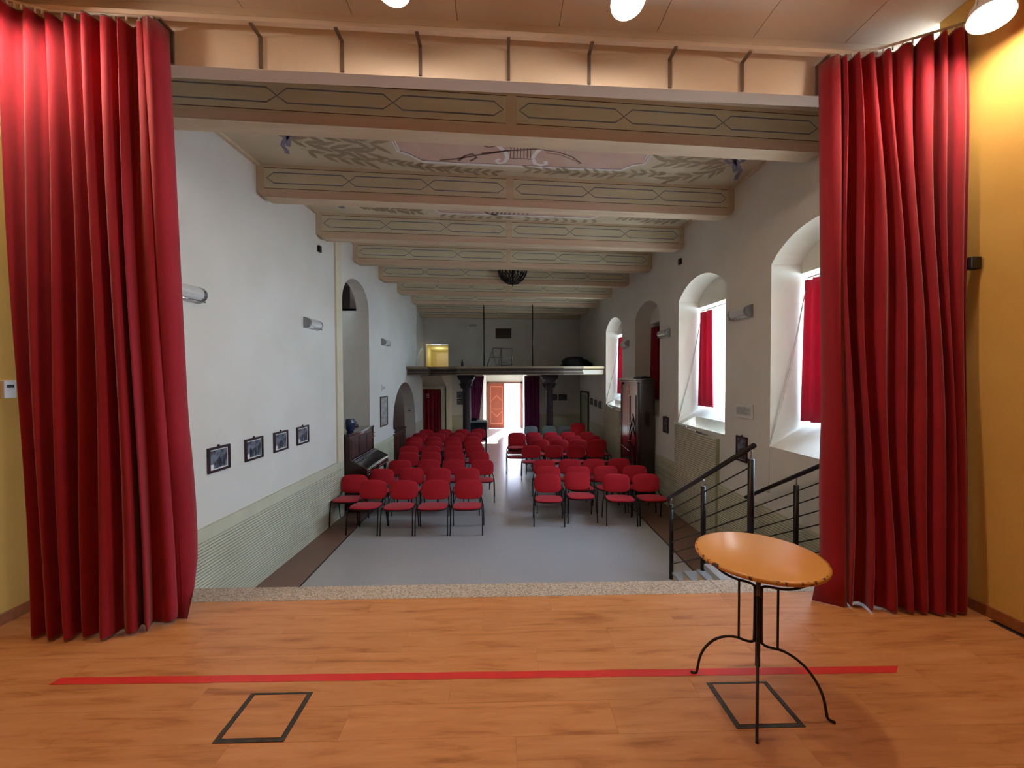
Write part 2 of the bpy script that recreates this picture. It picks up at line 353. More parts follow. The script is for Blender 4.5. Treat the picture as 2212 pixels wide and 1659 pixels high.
# right wall with four deep window recesses
fR = lambda s, z: (XR(s), s, z)
def seg_arch(a, b, zb, zs, rise, n=16):
    out = [(a, zb)]
    for i in range(n+1):
        u = -1+2*i/n; out.append(((a+b)/2+u*(b-a)/2, zs+rise*(1-u*u)**.85))
    return out+[(b, zb)]
NI = [seg_arch(a, b, 1.77, 4.11, .32) for a, b in WINS]
GD = (15.45, 16.7)
wr = face_holes(MB(), [(3.05, 0), (17.15, 0), (17.15, ZT+.1), (3.05, ZT+.1)], NI, fR)
struct(wr.build('wall_right', 'plaster'))
def sill_z(d): return 1.77+.60*d
for k, (a, b) in enumerate(WINS):
    n_ = MB(); A = NI[k]; box = k in (1, 3); D1, D2 = .39, 1.30; ZH = 3.99
    up = A[1:-1]
    # arched outer zone
    reveal(n_, up, fR, lambda s, z: (XR(s)+D1, s, z))
    for s_ in (a, b):
        X = XR(s_)
        n_.add([(X, s_, 1.77), (X, s_, 4.11), (X+D1, s_, 4.11), (X+D1, s_, sill_z(D1))], [(0, 1, 2, 3)])
        n_.add([(X+D1, s_, sill_z(D1)), (X+D1, s_, ZH), (X+D2, s_, ZH), (X+D2, s_, sill_z(D2))], [(0, 1, 2, 3)])
    # header closing the arch, then the flat inner soffit
    poly = [(a, ZH)]+up+[(b, ZH)]
    face_holes(n_, poly, [], lambda s, z: (XR(s)+D1, s, z))
    n_.add([(XR(a)+D1, a, ZH), (XR(b)+D1, b, ZH), (XR(b)+D2, b, ZH), (XR(a)+D2, a, ZH)], [(0, 1, 2, 3)])
    if not box:
        n_.add([(XR(a), a, 1.77), (XR(b), b, 1.77), (XR(b)+D2, b, sill_z(D2)), (XR(a)+D2, a, sill_z(D2))], [(0, 1, 2, 3)])
    else:   # sill cut out above the radiator cover
        m1 = b-.16; d0 = .24; zb = 1.62
        n_.add([(XR(b), b, 1.77), (XR(m1), m1, 1.77), (XR(m1)+d0, m1-.05, sill_z(d0)), (XR(b)+d0, b, sill_z(d0))], [(0, 1, 2, 3)])
        n_.add([(XR(a)+d0, a, sill_z(d0)), (XR(b)+d0, b, sill_z(d0)), (XR(b)+D2, b, sill_z(D2)), (XR(a)+D2, a, sill_z(D2))], [(0, 1, 2, 3)])
        n_.add([(XR(a)+d0, a, zb), (XR(m1)+d0, m1-.05, zb), (XR(m1)+d0, m1-.05, sill_z(d0)), (XR(a)+d0, a, sill_z(d0))], [(0, 1, 2, 3)])
        n_.add([(XR(m1), m1, 1.77), (XR(m1), m1, zb), (XR(m1)+d0, m1-.05, zb), (XR(m1)+d0, m1-.05, sill_z(d0))], [(0, 1, 2, 3)])
        n_.add([(XR(a), a, 1.77), (XR(a), a, zb), (XR(a)+d0, a, zb), (XR(a)+d0, a, sill_z(d0))], [(0, 1, 2, 3)])
    win = struct(n_.build('window_%d' % (k+1), 'plaster_reveal'))
    X0 = XR((a+b)/2)+D2-.03; zs = sill_z(D2)
    fr = MB()
    for (u0, u1, v0, v1) in ((a, b, zs-.05, zs+.06), (a, b, ZH-.07, ZH+.02), (a-.02, a+.07, zs, ZH), (b-.07, b+.02, zs, ZH), ((a+b)/2-.035, (a+b)/2+.035, zs, ZH)):
        fr.box(X0-.03, X0+.03, u0, u1, v0, v1)
    fr.build('window_frame', 'plastic_white', win)
    if k == 2:
        for q in range(2): MB().box(X0+.03, X0+.06, a+.02+q*(b-a)/2, a-.02+(q+1)*(b-a)/2, zs, ZH).build('shutter', 'shutter_wood', win)
    for q in range(2): MB().box(X0-.004, X0+.002, a+.05+q*((b-a)/2-.02), a+(b-a)/2+q*((b-a)/2-.05), zs+.05, ZH-.06).build('pane', 'window_glass', win)

# back wall, entrance passage
fB = lambda x, z: (x, 17.05, z)
bw = face_holes(MB(), [(-3.45, 0), (3.4, 0), (3.4, ZT+.1), (-3.45, ZT+.1)],
                [[(-.82, .001), (1.05, .001), (1.05, 2.72), (-.82, 2.72)], [(-3.2, 3.02), (-2.27, 3.02), (-2.27, 4.02), (-3.2, 4.02)]], fB)
bw = struct(bw.build('wall_back', 'plaster'))
ps = MB().box(-.92, -.82, 17.06, 20.7, 0, 2.8).box(1.05, 1.15, 17.06, 20.7, 0, 2.8).box(-.92, 1.15, 17.06, 20.7, 2.72, 2.85)
face_holes(ps, [(-.82, 0), (1.05, 0), (1.05, 2.72), (-.82, 2.72)], [[(-.76, .001), (1.0, .001), (1.0, 2.36), (-.76, 2.36)]], lambda x, z: (x, 20.5, z))
struct(ps.build('wall_entrance', 'plaster'))
rc = MB().box(-3.3, -3.2, 17.06, 18.6, 2.9, 4.1).box(-2.27, -2.2, 17.06, 18.6, 2.9, 4.1).box(-3.3, -2.2, 18.5, 18.6, 2.9, 4.1).box(-3.3, -2.2, 17.06, 18.6, 2.9, 3.02)
rc.add([(-3.3, 17.06, 4.02), (-2.2, 17.06, 4.02), (-2.2, 18.5, 3.8), (-3.3, 18.5, 3.8)], [(0, 1, 2, 3)])
rc = rc.build('stairwell_lining', 'yellow_recess', bw)
MB().box(-3.0, -2.4, 18.44, 18.5, 3.02, 3.72).build('stairwell_door', 'plaster_cream', bw)
add_light('stairwell_fill', 'POINT', (-2.75, 17.8, 3.7), (0, 0, 0), energy=5, color=(1, .95, .8), shadow_soft_size=.12)  # added fill light without a fitting, stands in for the stairwell's daylight
# hall front above / beside the opening, lintel (slightly skewed like the roof beams)
LY = lambda x: 3.065+.047*x
def skew_box(mb, x0, x1, ya, yb, z0, z1, f=LY):
    return mb.hexa([(x0, f(x0)+ya, z0), (x1, f(x1)+ya, z0), (x1, f(x1)+ya, z1), (x0, f(x0)+ya, z1)],
                   [(x0, f(x0)+yb, z0), (x1, f(x1)+yb, z0), (x1, f(x1)+yb, z1), (x0, f(x0)+yb, z1)])
lint = struct(skew_box(MB(), -3.5, 3.6, 0, .125, 4.905, 5.7).build('wall_lintel', 'lintel_paint'))
struct(MB().box(-3.5, -2.98, 2.98, 3.16, STG, 5.0).box(3.05, 3.6, 2.98, 3.16, STG, 5.0).build('wall_jambs', 'plaster_cream'))
struct(MB().box(-3.5, 3.6, 3.0, 3.1, 0, STG-.06).build('wall_stage_front', 'plaster_cream'))
# stage room
struct(MB().box(-3.45, -3.35, -3.1, 3.0, STG-.1, 5.5).build('wall_stage_left', 'ochre_plaster'))
struct(MB().box(3.295, 3.4, -3.1, 3.0, STG-.1, 5.5).build('wall_stage_right', 'ochre_plaster'))
struct(MB().box(-3.45, 3.4, -3.2, -3.1, STG-.1, 5.5).build('wall_stage_back', 'ochre_plaster'))
for s_, x0, x1 in (('left', -3.35, -3.335), ('right', 3.28, 3.295)):
    struct(MB().box(x0, x1, -3.1, 2.96, STG, STG+.075).build('baseboard_'+s_, 'skirting_wood', bevel=.003))
# stage ceiling of board panels
sc_ = struct(MB().box(-3.45, 3.4, -3.1, 3.25, 5.345, 5.4).build('ceiling_stage', 'stage_ceiling_paint'))
xs = [-3.35]+[-3.35+.06+.765*i for i in range(1, 9)]+[3.295]
xs = [-3.35, -2.60, -1.84, -1.08, -.32, .44, 1.20, 1.97, 2.73, 3.295]
for i in range(9):
    MB().box(xs[i]+.003, xs[i+1]-.003, -3.1, 3.2, 5.33, 5.35).build('ceiling_panel', 'stage_ceiling_paint', sc_)
# stage floor of laminate planks
sf = struct(MB().box(-3.4, 3.35, -3.1, 2.97, STG-.08, STG-.008).build('floor_stage', 'joint_dark'))
PW, PL = .194, 1.285
full = MB().box(-PL/2+.0004, PL/2-.0004, -PW/2+.0004, PW/2-.0004, -.008, 0).mesh('plank', 'laminate_oak')
y = 2.97; r = 0
while y > -3.1:
    x = -3.35-PL*((r*.37+.13) % 1)
    while x < 3.29:
        a, b = max(x, -3.345), min(x+PL, 3.29)
        if b-a > .05:
            if b-a > PL-.001: o = bpy.data.objects.new('plank', full); COL.objects.link(o); o.parent = sf; o.location = ((a+b)/2, y-PW/2, STG)
            else:
                o = MB().box(-(b-a)/2+.0004, (b-a)/2-.0004, -PW/2+.0004, PW/2-.0004, -.008, 0).build('plank', 'laminate_oak', sf); o.location = ((a+b)/2, y-PW/2, STG)
        x += PL
    y -= PW; r += 1
# granite nosing slabs
gr = struct(MB().box(-3.4, 3.5, 2.98, 3.16, STG-.06, STG-.02).build('trim_1', 'granite'))
gx = [-3.4, -1.6, .03, 1.66, 3.5]
for i in range(4): MB().box(gx[i]+.0015, gx[i+1]-.0015, 2.972, 3.165, STG-.05, STG).build('granite_slab', 'granite', gr, bevel=.003)

# ---------------------------------------------------------------- hall ceiling, beams
cl = struct(MB().box(-3.5, 3.6, 3.0, 17.2, ZT, ZT+.1).build('ceiling', 'ceiling_paint'))
BZ = 5.045; BT = .2
def beam_y(i):
    yl, yr = 5.38+1.563*(i-2), 5.93+1.585*(i-2)
    if i == 1: yl, yr = 3.74, 4.24
    if i == 9: yl, yr = 16.25, 16.8
    return yl, yr
for i in range(1, 10):
    yl, yr = beam_y(i); xl, xr = XL(yl), XR(yr)
    if i >= 8: xl = -3.3
    d = Vector((xr-xl, yr-yl, 0)).normalized(); nrm = Vector((d.y, -d.x, 0)); L = math.hypot(xr-xl, yr-yl)
    f = lambda u, z, o=0: Vector((xl, yl, 0))+d*u-nrm*o+Vector((0, 0, z))
    prof = [(0, ZT), (0, BZ+.07), (.11, BZ), (L-.11, BZ), (L-.03, BZ+.03), (L, BZ+.09), (L, ZT)]
    b_ = MB().prism([f(u, z) for u, z in prof], -nrm*BT).build('beam', 'beam_paint', cl)
    # painted fields: two framed panels of linked hexagons on the face towards the stage
    pn = MB(); ln = MB(); lb = MB(); pk = MB(); z0, z1 = BZ+.115, ZT-.045; mid = L*.5-.01
    for (u0, u1) in ((.1, mid-.05), (mid+.05, L-.1)):
        pn.add([f(u0, z0, -.001), f(u1, z0, -.001), f(u1, z1, -.001), f(u0, z1, -.001)], [(0, 1, 2, 3)])
        ribbon(ln, [f(u0, z0), f(u1, z0), f(u1, z1), f(u0, z1)], .008, nrm, True)
        for q in range(3):
            a, b = u0+.03+(u1-u0-.06)*q/3, u0+.03+(u1-u0-.06)*(q+1)/3; za, zb, zm, e = z0+.07, z1-.06, (z0+z1)/2, .09
            ribbon(lb, [f(a-(0 if q == 0 else .0), zm), f(a+e, za), f(b-e, za), f(b, zm), f(b-e, zb), f(a+e, zb)], .014, nrm, True)
    pk.add([f(.12, BZ+.01, -.001), f(L-.12, BZ+.01, -.001), f(L-.12, z0-.03, -.001), f(.12, z0-.03, -.001)], [(0, 1, 2, 3)])
    if i < 8:
        pk.build('painted_band', 'beam_pink', b_)
    pn.build('painted_field', 'beam_panel_paint', b_); ln.build('painted_outline', 'line_brown', b_); lb.build('painted_links', 'line_blue', b_)
for s_ in (0, 1):   # narrow painted moulding along the walls between ceiling and wall
    g = (lambda y: XL(y)) if s_ == 0 else (lambda y: XR(y)-.05)
    MB().hexa([(g(3.2), 3.2, ZT-.03), (g(17), 17, ZT-.03), (g(17), 17, ZT), (g(3.2), 3.2, ZT)], [(g(3.2)+.05, 3.2, ZT-.03), (g(17)+.05, 17, ZT-.03), (g(17)+.05, 17, ZT), (g(3.2)+.05, 3.2, ZT)]).build('cornice_strip', 'beam_paint', cl)

# painted decoration of the ceiling bays
CZ_ = ZT-.0005
def cp(px, py): p = on_z(px, py, CZ_); return p
DN = Vector((0, 0, -1))
LFN = [0]
def leaf(mb, p, ang, L, wd):
    d = Vector((cos(ang), sin(ang), 0)); s_ = Vector((-sin(ang), cos(ang), 0)); LFN[0] += 1; p = Vector(p)+DN*(.0020+.00012*(LFN[0] % 60))
    prof = [(0, 0), (.25, .75), (.5, 1), (.78, .6), (1, 0), (.78, -.6), (.5, -1), (.25, -.75)]
    mb.add([p+d*(a*L)+s_*(b*wd/2) for a, b in prof], [tuple(range(8))])
def garland(mb, pts, n, L, wd, spread=.6, jit=.3):
    P = [cp(*q) for q in pts]; seg = [(P[i+1]-P[i]).length for i in range(len(P)-1)]; T = sum(seg)
    ribbon(mb, P, .012, DN)
    for i in range(n):
        t = (i+.5)/n*T; j = 0
        while j < len(seg)-1 and t > seg[j]: t -= seg[j]; j += 1
        p = P[j].lerp(P[j+1], t/seg[j]); dd = P[j+1]-P[j]; a = math.atan2(dd.y, dd.x)
        for sg in (-1, 1):
            leaf(mb, p, a+sg*spread+random.uniform(-jit, jit), L*random.uniform(.7, 1.2), wd)
lv = MB()
garland(lv, [(612, 296), (650, 305), (700, 318), (745, 325), (800, 330)], 7, .30, .07, .5)
garland(lv, [(640, 288), (700, 296), (760, 300), (815, 312)], 5, .28, .07, .45)
garland(lv, [(650, 320), (700, 335), (760, 343), (800, 348)], 5, .24, .07, .5)
garland(lv, [(800, 342), (860, 352), (930, 362), (1000, 368), (1070, 372)], 13, .17, .055, .55)
garland(lv, [(1585, 352), (1530, 355), (1480, 350), (1430, 352)], 6, .30, .07, .5)
garland(lv, [(1580, 355), (1540, 372), (1490, 380), (1440, 388)], 6, .26, .07, .5)
garland(lv, [(1570, 345), (1520, 338), (1470, 332), (1450, 331)], 5, .22, .06, .4)
garland(lv, [(1450, 375), (1390, 374), (1330, 376), (1260, 373), (1190, 368), (1140, 366)], 15, .17, .055, .55)
lv.build('painted_garland', 'leaf_paint', cl)
lv = MB()
garland(lv, [(770, 442), (810, 450), (860, 452), (905, 458)], 12, .2, .08, .8, .5)
garland(lv, [(940, 466), (1000, 469), (1060, 471), (1100, 470)], 8, .16, .06, .5)
garland(lv, [(1480, 472), (1440, 476), (1390, 470), (1340, 470)], 12, .2, .08, .8, .5)
garland(lv, [(1300, 478), (1240, 478), (1180, 474), (1135, 472)], 8, .16, .06, .5)
lv.build('painted_garland', 'leaf_paint', cl)
bow = MB()
for cx, cy, sx in ((622, 290, 1), (1588, 346, -1)):
    for pts in ([(0, 0), (-18, -6), (-32, 2), (-18, 6), (0, 0)], [(0, 0), (20, -6), (34, 0), (18, 7), (0, 0)], [(0, 0), (-14, 16), (-20, 24), (-6, 34), (-2, 42)], [(0, 0), (4, 14), (0, 26)]):
        ribbon(bow, [cp(cx+sx*a*.6, cy+b) for a, b in pts], .05, DN)
ribbon(bow, [cp(730, 437), cp(735, 443), cp(742, 450)], .07, DN); ribbon(bow, [cp(745, 438), cp(738, 444), cp(734, 449)], .05, DN)
bow.build('painted_bow', 'ribbon_blue', cl)
F1 = [(843, 291), (861, 327), (868, 329), (884, 334), (900, 342), (913, 349), (1000, 354), (1100, 358), (1220, 364), (1341, 368), (1352, 363), (1368, 357), (1390, 355), (1408, 326)]
F2 = [(915, 446), (930, 449), (942, 454), (952, 460), (1040, 463), (1130, 466), (1210, 469), (1275, 472), (1290, 467), (1303, 464), (1315, 464)]
for F in (F1, F2):
    pts = [cp(*q) for q in F]; fm = MB(); ribbon(fm, pts, .05, DN); fm.build('painted_frame', 'paint_white', cl)
    fm = MB(); ribbon(fm, [p+Vector((0, -.03, 0)) for p in pts], .012, DN); fm.build('painted_frame_shadow', 'paint_umber', cl)
    # pink field: from the frame back towards the stage-side beam
    yb = min(p.y for p in pts)-.3; ins = [p+Vector((0, -.02, -.001)) for p in pts]
    pf = MB(); vs = [Vector((p.x, p.y, CZ_-.0008)) for p in ins]+[Vector((ins[-1].x+.1, yb, CZ_-.0008)), Vector((ins[0].x-.1, yb, CZ_-.0008))]
    face_holes(pf, [(v.x, v.y) for v in vs], [], lambda x, y: (x, y, CZ_-.0008)); pf.build('painted_field', 'panel_pink', cl)
ly = MB(); lw = MB()
for pts, w in (([(1070, 309), (1080, 318), (1093, 330), (1096, 340), (1090, 350), (1078, 353), (1072, 347), (1080, 343)], .055),
               ([(1168, 320), (1158, 330), (1150, 342), (1156, 353), (1168, 357), (1180, 354), (1178, 348)], .055)):
    ribbon(lw, [cp(*q) for q in pts], w, DN)
for pts, w in (([(1000, 300), (1030, 310), (1055, 318), (1075, 315)], .02), ([(950, 346), (985, 343), (1030, 335), (1080, 328)], .03), ([(1040, 331), (1100, 325), (1170, 321), (1215, 317), (1245, 315)], .03),
               ([(990, 347), (1005, 336), (1020, 332), (1030, 340), (1015, 348)], .035), ([(1100, 318), (1150, 316), (1165, 318)], .02), ([(1098, 341), (1150, 344)], .015), ([(1175, 324), (1205, 328), (1235, 338), (1256, 353), (1248, 354)], .02),
               ([(1180, 330), (1210, 334), (1240, 346), (1254, 352)], .012), ([(1120, 312), (1135, 318), (1150, 312), (1165, 316)], .03)):
    ribbon(ly, [cp(*q) for q in pts], w, DN)
for k in range(7): ribbon(ly, [cp(1104+k*7, 318), cp(1102+k*7.4, 342)], .01, DN)
for k in range(9): ribbon(ly, [cp(1060+k*9, 450), cp(1066+k*9, 458+3*sin(k)), cp(1060+k*10, 463)], .03, DN)
ribbon(ly, [cp(1040, 452), cp(1056, 462), cp(1075, 465)], .04, DN)
for a in lw.v: pass
lw.build('painted_lyre', 'paint_white', cl); ly.build('painted_trophy', 'paint_umber', cl)

# ---------------------------------------------------------------- wainscots
def wainscot(name, f, s0, s1, top, cap, sgn, slats=True, n=27):
    g = lambda s, o: f(s)+sgn*o
    m_ = MB().hexa([(g(s0, 0), s0, 0), (g(s1, 0), s1, 0), (g(s1, 0), s1, top), (g(s0, 0), s0, top)], [(g(s0, .012), s0, 0), (g(s1, .012), s1, 0), (g(s1, .012), s1, top), (g(s0, .012), s0, top)])
    w = struct(m_.build(name, 'wainscot_dark' if slats else 'wainscot_green'))
    if slats:
        zc = top-cap
        MB().hexa([(g(s0, 0), s0, zc), (g(s1, 0), s1, zc), (g(s1, 0), s1, top+.003), (g(s0, 0), s0, top+.003)], [(g(s0, .028), s0, zc), (g(s1, .028), s1, zc), (g(s1, .028), s1, top+.003), (g(s0, .028), s0, top+.003)]).build('cap_board', 'wainscot_green', w)
        sl = MB(); p = zc/n
        for k in range(n):
            cuts = [s0]; c = s0+random.choice((1.2, 1.9, 2.6))
            while c < s1-.4: cuts.append(c); c += 2.4
            cuts.append(s1)
            for a, b in zip(cuts[:-1], cuts[1:]):
                a += .001; b -= .001; z0, z1 = k*p, (k+1)*p-.0075
                sl.hexa([(g(a, .01), a, z0), (g(b, .01), b, z0), (g(b, .01), b, z1), (g(a, .01), a, z1)], [(g(a, .024), a, z0), (g(b, .024), b, z0), (g(b, .024), b, z1), (g(a, .024), a, z1)])
        so = sl.build('slats', 'wainscot_green', w); so['kind'] = 'stuff'
    return w
wainscot('trim_2', XL, 3.1, 7.86, 1.075, .145, 1)
wainscot('trim_3', XL, 9.4, 11.1, 1.05, .06, 1, n=29)
wainscot('trim_4', XR, 3.1, 6.28, .95, .04, -1, n=27)
wainscot('trim_5', XR, 7.80, 8.8, .95, .04, -1, n=27)
wainscot('trim_6', XL, 13.6, 14.6, 1.12, 0, 1, False)
wainscot('trim_7', XR, 10.2, 17.05, .98, 0, -1, False)
struct(MB().box(-2.13, 3.3, 17.03, 17.05, 0, 1.04).build('trim_8', 'wainscot_green')) if False else None
for x0, x1 in ((-2.13, -.82), (1.05, 3.3)):
    struct(MB().box(x0, x1, 17.035, 17.049, 0, 1.04).build('trim_9' if x0 < 0 else 'trim_10', 'wainscot_green'))

# radiator covers below windows 2 and 4
for k, (a, b, lab) in enumerate(((6.30, 7.78, 'slatted green radiator cover below the window nearer the stage, left of the stair rail'), (11.36, 13.02, 'slatted green radiator cover below the far window, behind the dark cabinet'))):
    t = thing('radiator_cover', lab, 'radiator cover', (0, 0, 0))
    MB().hexa([(XR(a)-.045, a, 0), (XR(b)-.045, b, 0), (XR(b)-.045, b, 1.76), (XR(a)-.045, a, 1.66)], [(XR(a)-.001, a, 0), (XR(b)-.001, b, 0), (XR(b)-.001, b, 1.76), (XR(a)-.001, a, 1.66)]).build('casing', 'wainscot_dark', t)
    MB().box(XR(a)-.06, XR(a)+.0, a-.02, a, .0, 1.68).build('end_board', 'door_green', t)
    sl = MB(); n = 46; g = lambda s: XR(s)-.06
    for q in range(n):
        z0 = q*.0385; z1 = z0+.031
        if z0 > 1.66: bb = b; aa = a+(z0-1.62)/.15*(b-a)*.9
        else: aa, bb = a, b
        if z1 > 1.77 or aa > bb-.1: break
        sl.hexa([(g(aa), aa, z0), (g(bb), bb, z0), (g(bb), bb, z1), (g(aa), aa, z1)], [(g(aa)+.016, aa, z0), (g(bb)+.016, bb, z0), (g(bb)+.016, bb, z1), (g(aa)+.016, aa, z1)])
    sl.build('slats', 'wainscot_green', t)['kind'] = 'stuff'
    MB().hexa([(XR(a)-.04, a+.03, 1.63), (XR(b)-.04, b-.2, 1.63), (XR(b)+.2, b-.25, 1.63), (XR(a)+.2, a+.03, 1.63)], [(XR(a)-.04, a+.03, 1.65), (XR(b)-.04, b-.2, 1.65), (XR(b)+.2, b-.25, 1.65), (XR(a)+.2, a+.03, 1.65)]).build('metal_top', 'steel', t)

# ---------------------------------------------------------------- window curtains and pull cords
def drape(mb, pb, pt, z0, z1, nz=10, mid=None):   # bottom/top plan curves -> cloth with thickness left to a modifier
    n = len(pb); vs = []; fs = []
    for j in range(nz+1):
        t = j/nz
        for i in range(n):
            e = t**1.15
            vs.append((pb[i][0]*(1-e)+pt[i][0]*e, pb[i][1]*(1-e)+pt[i][1]*e, (pb[i][2] if len(pb[i]) > 2 else z0)*(1-t)+z1*t))
    for j in range(nz):
        for i in range(n-1): fs.append((j*n+i, j*n+i+1, (j+1)*n+i+1, (j+1)*n+i))
    return mb.add(vs, fs, True)
def folds(x0, y0, x1, y1, nf, amp, per=10, seed=0, sharp=.0):
    rnd = random.Random(seed); out = []; N = nf*per; ph = [rnd.uniform(.6, 1.25) for _ in range(nf+2)]; L = math.hypot(x1-x0, y1-y0); nx, ny = -(y1-y0)/L, (x1-x0)/L
    cum = [0]
    for q in range(nf): cum.append(cum[-1]+ph[q])
    for i in range(N+1):
        q = min(i//per, nf-1); u = (i-q*per)/per; t = (cum[q]+u*ph[q])/cum[nf]
        a = amp*(.65+.55*((q*37+seed) % 5)/4); w = -cos(2*pi*u); w = math.copysign(abs(w)**.75, w)
        sh = sharp*sin(2*pi*u)*L/nf
        out.append((x0+(x1-x0)*t+nx*a*w+(x1-x0)/L*sh, y0+(y1-y0)*t+ny*a*w+(y1-y0)/L*sh))
    return out
def solid(o, t):
    md = o.modifiers.new('thickness', 'SOLIDIFY'); md.thickness = t; md.offset = 0; return o
names = ['red window curtain in the nearest recess, half hidden by the stage curtain', 'red window curtain in the recess above the slatted radiator cover', 'dark red curtain in the shadowed recess above the dark cabinet', 'red curtain in the farthest window recess']
for k, (a, b) in enumerate(WINS):
    xw = XR(b)+.44; t = thing('window_curtain', names[k], 'curtain', (xw, b-.3, 2.1), 0, 'window curtains')
    t.location = (0, 0, 0); w = .46
    pb = folds(xw-.02, b-.02, xw, b-w-.04, 3, .05, 12, k); pt = folds(xw, b-.03, xw, b-w+.02, 3, .035, 12, k)
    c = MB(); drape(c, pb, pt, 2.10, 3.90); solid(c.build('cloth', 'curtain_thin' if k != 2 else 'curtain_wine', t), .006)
    MB().tube([(xw, a+.05, 3.93), (xw, b-.02, 3.93)], .01).build('curtain_rail', 'plastic_white', t)
    for q in range(5): MB().tube([(xw, b-.05-q*.09, 3.93), (xw, b-.05-q*.09, 3.89)], .006, 6).build('hook', 'plastic_white', t)
    if k < 2 or k == 3:
        cd = thing('pull_cord', ['thin curtain pull cord with pale weight hanging left of the nearest window', 'thin curtain pull cord slanting across the recess above the radiator cover', '', 'thin curtain pull cord slanting across the farthest window recess'][k], 'cord', (0, 0, 0))
        cdm = MB()
        for q in (0, .03): cdm.tube([(xw, b-.04, 3.9), ((xw+XR(b))/2+.01, b-.02-q, 2.75), (XR(b)-.012, b-.01-q*.5, 1.80)], .0035, 5)
        cdm.tube([(XR(b)-.012 if not k else XR(b)-.075, b-.01, 1.80), (XR(b)-.015 if not k else XR(b)-.075, b-.01, 1.25)], .003, 5); cdm.build('cord', 'cord_white', cd)
        MB().lathe([(0, -.05), (.018, -.045), (.02, .0), (.012, .045), (0, .05)], 10, (XR(b)-.03 if not k else XR(b)-.085, b-.01, 1.22)).build('weight', 'plastic_white', cd)

# ================================================================ STAGE CURTAINS
def path_folds(ctrl, nf, amp, seed, per=14, keep_end=.0):
    # folds along a smoothed control polyline (plan)
    P = [Vector((p[0], p[1], 0)) for p in ctrl]; seg = [(P[i+1]-P[i]).length for i in range(len(P)-1)]; T = sum(seg)
    rnd = random.Random(seed); ph = [rnd.uniform(.55, 1.35) for _ in range(nf)]; s_ = sum(ph); am = [rnd.uniform(.7, 1.3) for _ in range(nf)]; sk = [rnd.uniform(-.12, .12) for _ in range(nf)]
    out = []; base = 0
    for q in range(nf):
        for i in range(per):
            u = i/per; t = (base+u*ph[q])/s_*T; j = 0
            while j < len(seg)-1 and t > seg[j]: t -= seg[j]; j += 1
            p = P[j].lerp(P[j+1], t/seg[j]); d = (P[j+1]-P[j]).normalized(); nn = Vector((d.y, -d.x, 0))
            w = -cos(2*pi*u); w = math.copysign(abs(w)**.55, w)
            a_next = am[(q+1) % nf]; aa = am[q]
            out.append(p+nn*(amp*aa*w)+d*(sk[q]*sin(2*pi*u)*T/nf))
        base += ph[q]
    out.append(P[-1]+Vector((0, -amp*.3, 0)))
    return [(p.x, p.y) for p in out]
def stage_curtain(label, ctrl_b, ctrl_t, nf, seed, ztop, edge_in, tip):
    t = thing('stage_curtain', label, 'curtain', (0, 0, 0), 0)
    pb = path_folds(ctrl_b, nf, .047, seed); pt = path_folds(ctrl_t, nf, .042, seed)
    rnd = random.Random(seed+5); pb3 = [(x, y, STG+.004+.006*rnd.random()) for x, y in pb]
    c = MB(); drape(c, pb3, pt, STG, ztop, 26)
    # slight sway of the folds on the way down
    c.v = [(x+.012*sin(z*2.1+x*9), y+.012*sin(z*1.7+x*13), z) for x, y, z in c.v]
    o = c.build('cloth', 'curtain_red', t); solid(o, .008); sd = o.modifiers.new('subdivision', 'SUBSURF'); sd.levels = 1; sd.render_levels = 1
    # turned-back hem strip on the opening side with its corner pulled out on the boards
    xb, yb = edge_in[0]; xt, yt = edge_in[1]; sg = 1 if xb < 0 else -1; h = MB(); vs = []; fs = []; N = 22
    for j in range(N+1):
        s_ = j/N; z = STG+.004+(ztop-STG)*s_; X = xb*(1-s_)+xt*s_; Y = yb*(1-s_)+yt*s_
        bulge = sg*.03*sin(pi*min(1, s_*3)); low = max(0, 1-s_*9)**2
        wv = .012*sin(s_*9)
        vs += [(X-sg*.07, Y-.05, z), (X-sg*.03+wv, Y-.065, z), (X+bulge+low*tip[0]*.3, Y-.02+low*tip[1]*.4, z), (X+bulge*.8+sg*.02+low*tip[0], Y+.05+low*tip[1], z)]
    for j in range(N):
        for i in range(3): fs.append((j*4+i, j*4+i+1, (j+1)*4+i+1, (j+1)*4+i))
    h.add(vs, fs, True); ho = h.build('hem_strip', 'curtain_red', t); solid(ho, .006)
    MB().tube([(x, y, ztop+.028) for x, y in ctrl_t], .009, 8).build('track', 'plastic_white', t)
    n = 16
    for i in range(n+1):
        q = i/n*(len(ctrl_t)-1); j = min(int(q), len(ctrl_t)-2); u = q-j; x = ctrl_t[j][0]*(1-u)+ctrl_t[j+1][0]*u; y = ctrl_t[j][1]*(1-u)+ctrl_t[j+1][1]*u
        MB().tube([(x, y, ztop-.01), (x, y, ztop+.03)], .006, 6).build('hook', 'plastic_white', t)
    return t
ZR = 5.135
RY = lambda x: LY(x)-.115
stage_curtain('full-length red stage curtain gathered at the left side of the stage', [(-3.00, 2.60), (-2.86, 2.57), (-2.65, 2.61), (-2.45, 2.57), (-2.30, 2.68), (-2.20, 2.80)],
              [(-3.24, 2.70), (-3.0, 2.80), (-2.36, RY(-2.4))], 8, 3, ZR-.03, [(-2.19, 2.83), (-2.33, RY(-2.3)+.02)], (.02, -.12))
stage_curtain('full-length red stage curtain gathered at the right side, behind the small table', [(2.44, 2.80), (2.60, 2.72), (2.85, 2.66), (3.02, 2.67), (3.20, 2.68)],
              [(2.55, RY(2.55)), (2.85, RY(2.9)-.10), (3.22, 2.77)], 8, 11, ZR-.03, [(2.37, 2.82), (2.50, RY(2.5)+.02)], (-.10, -.02))
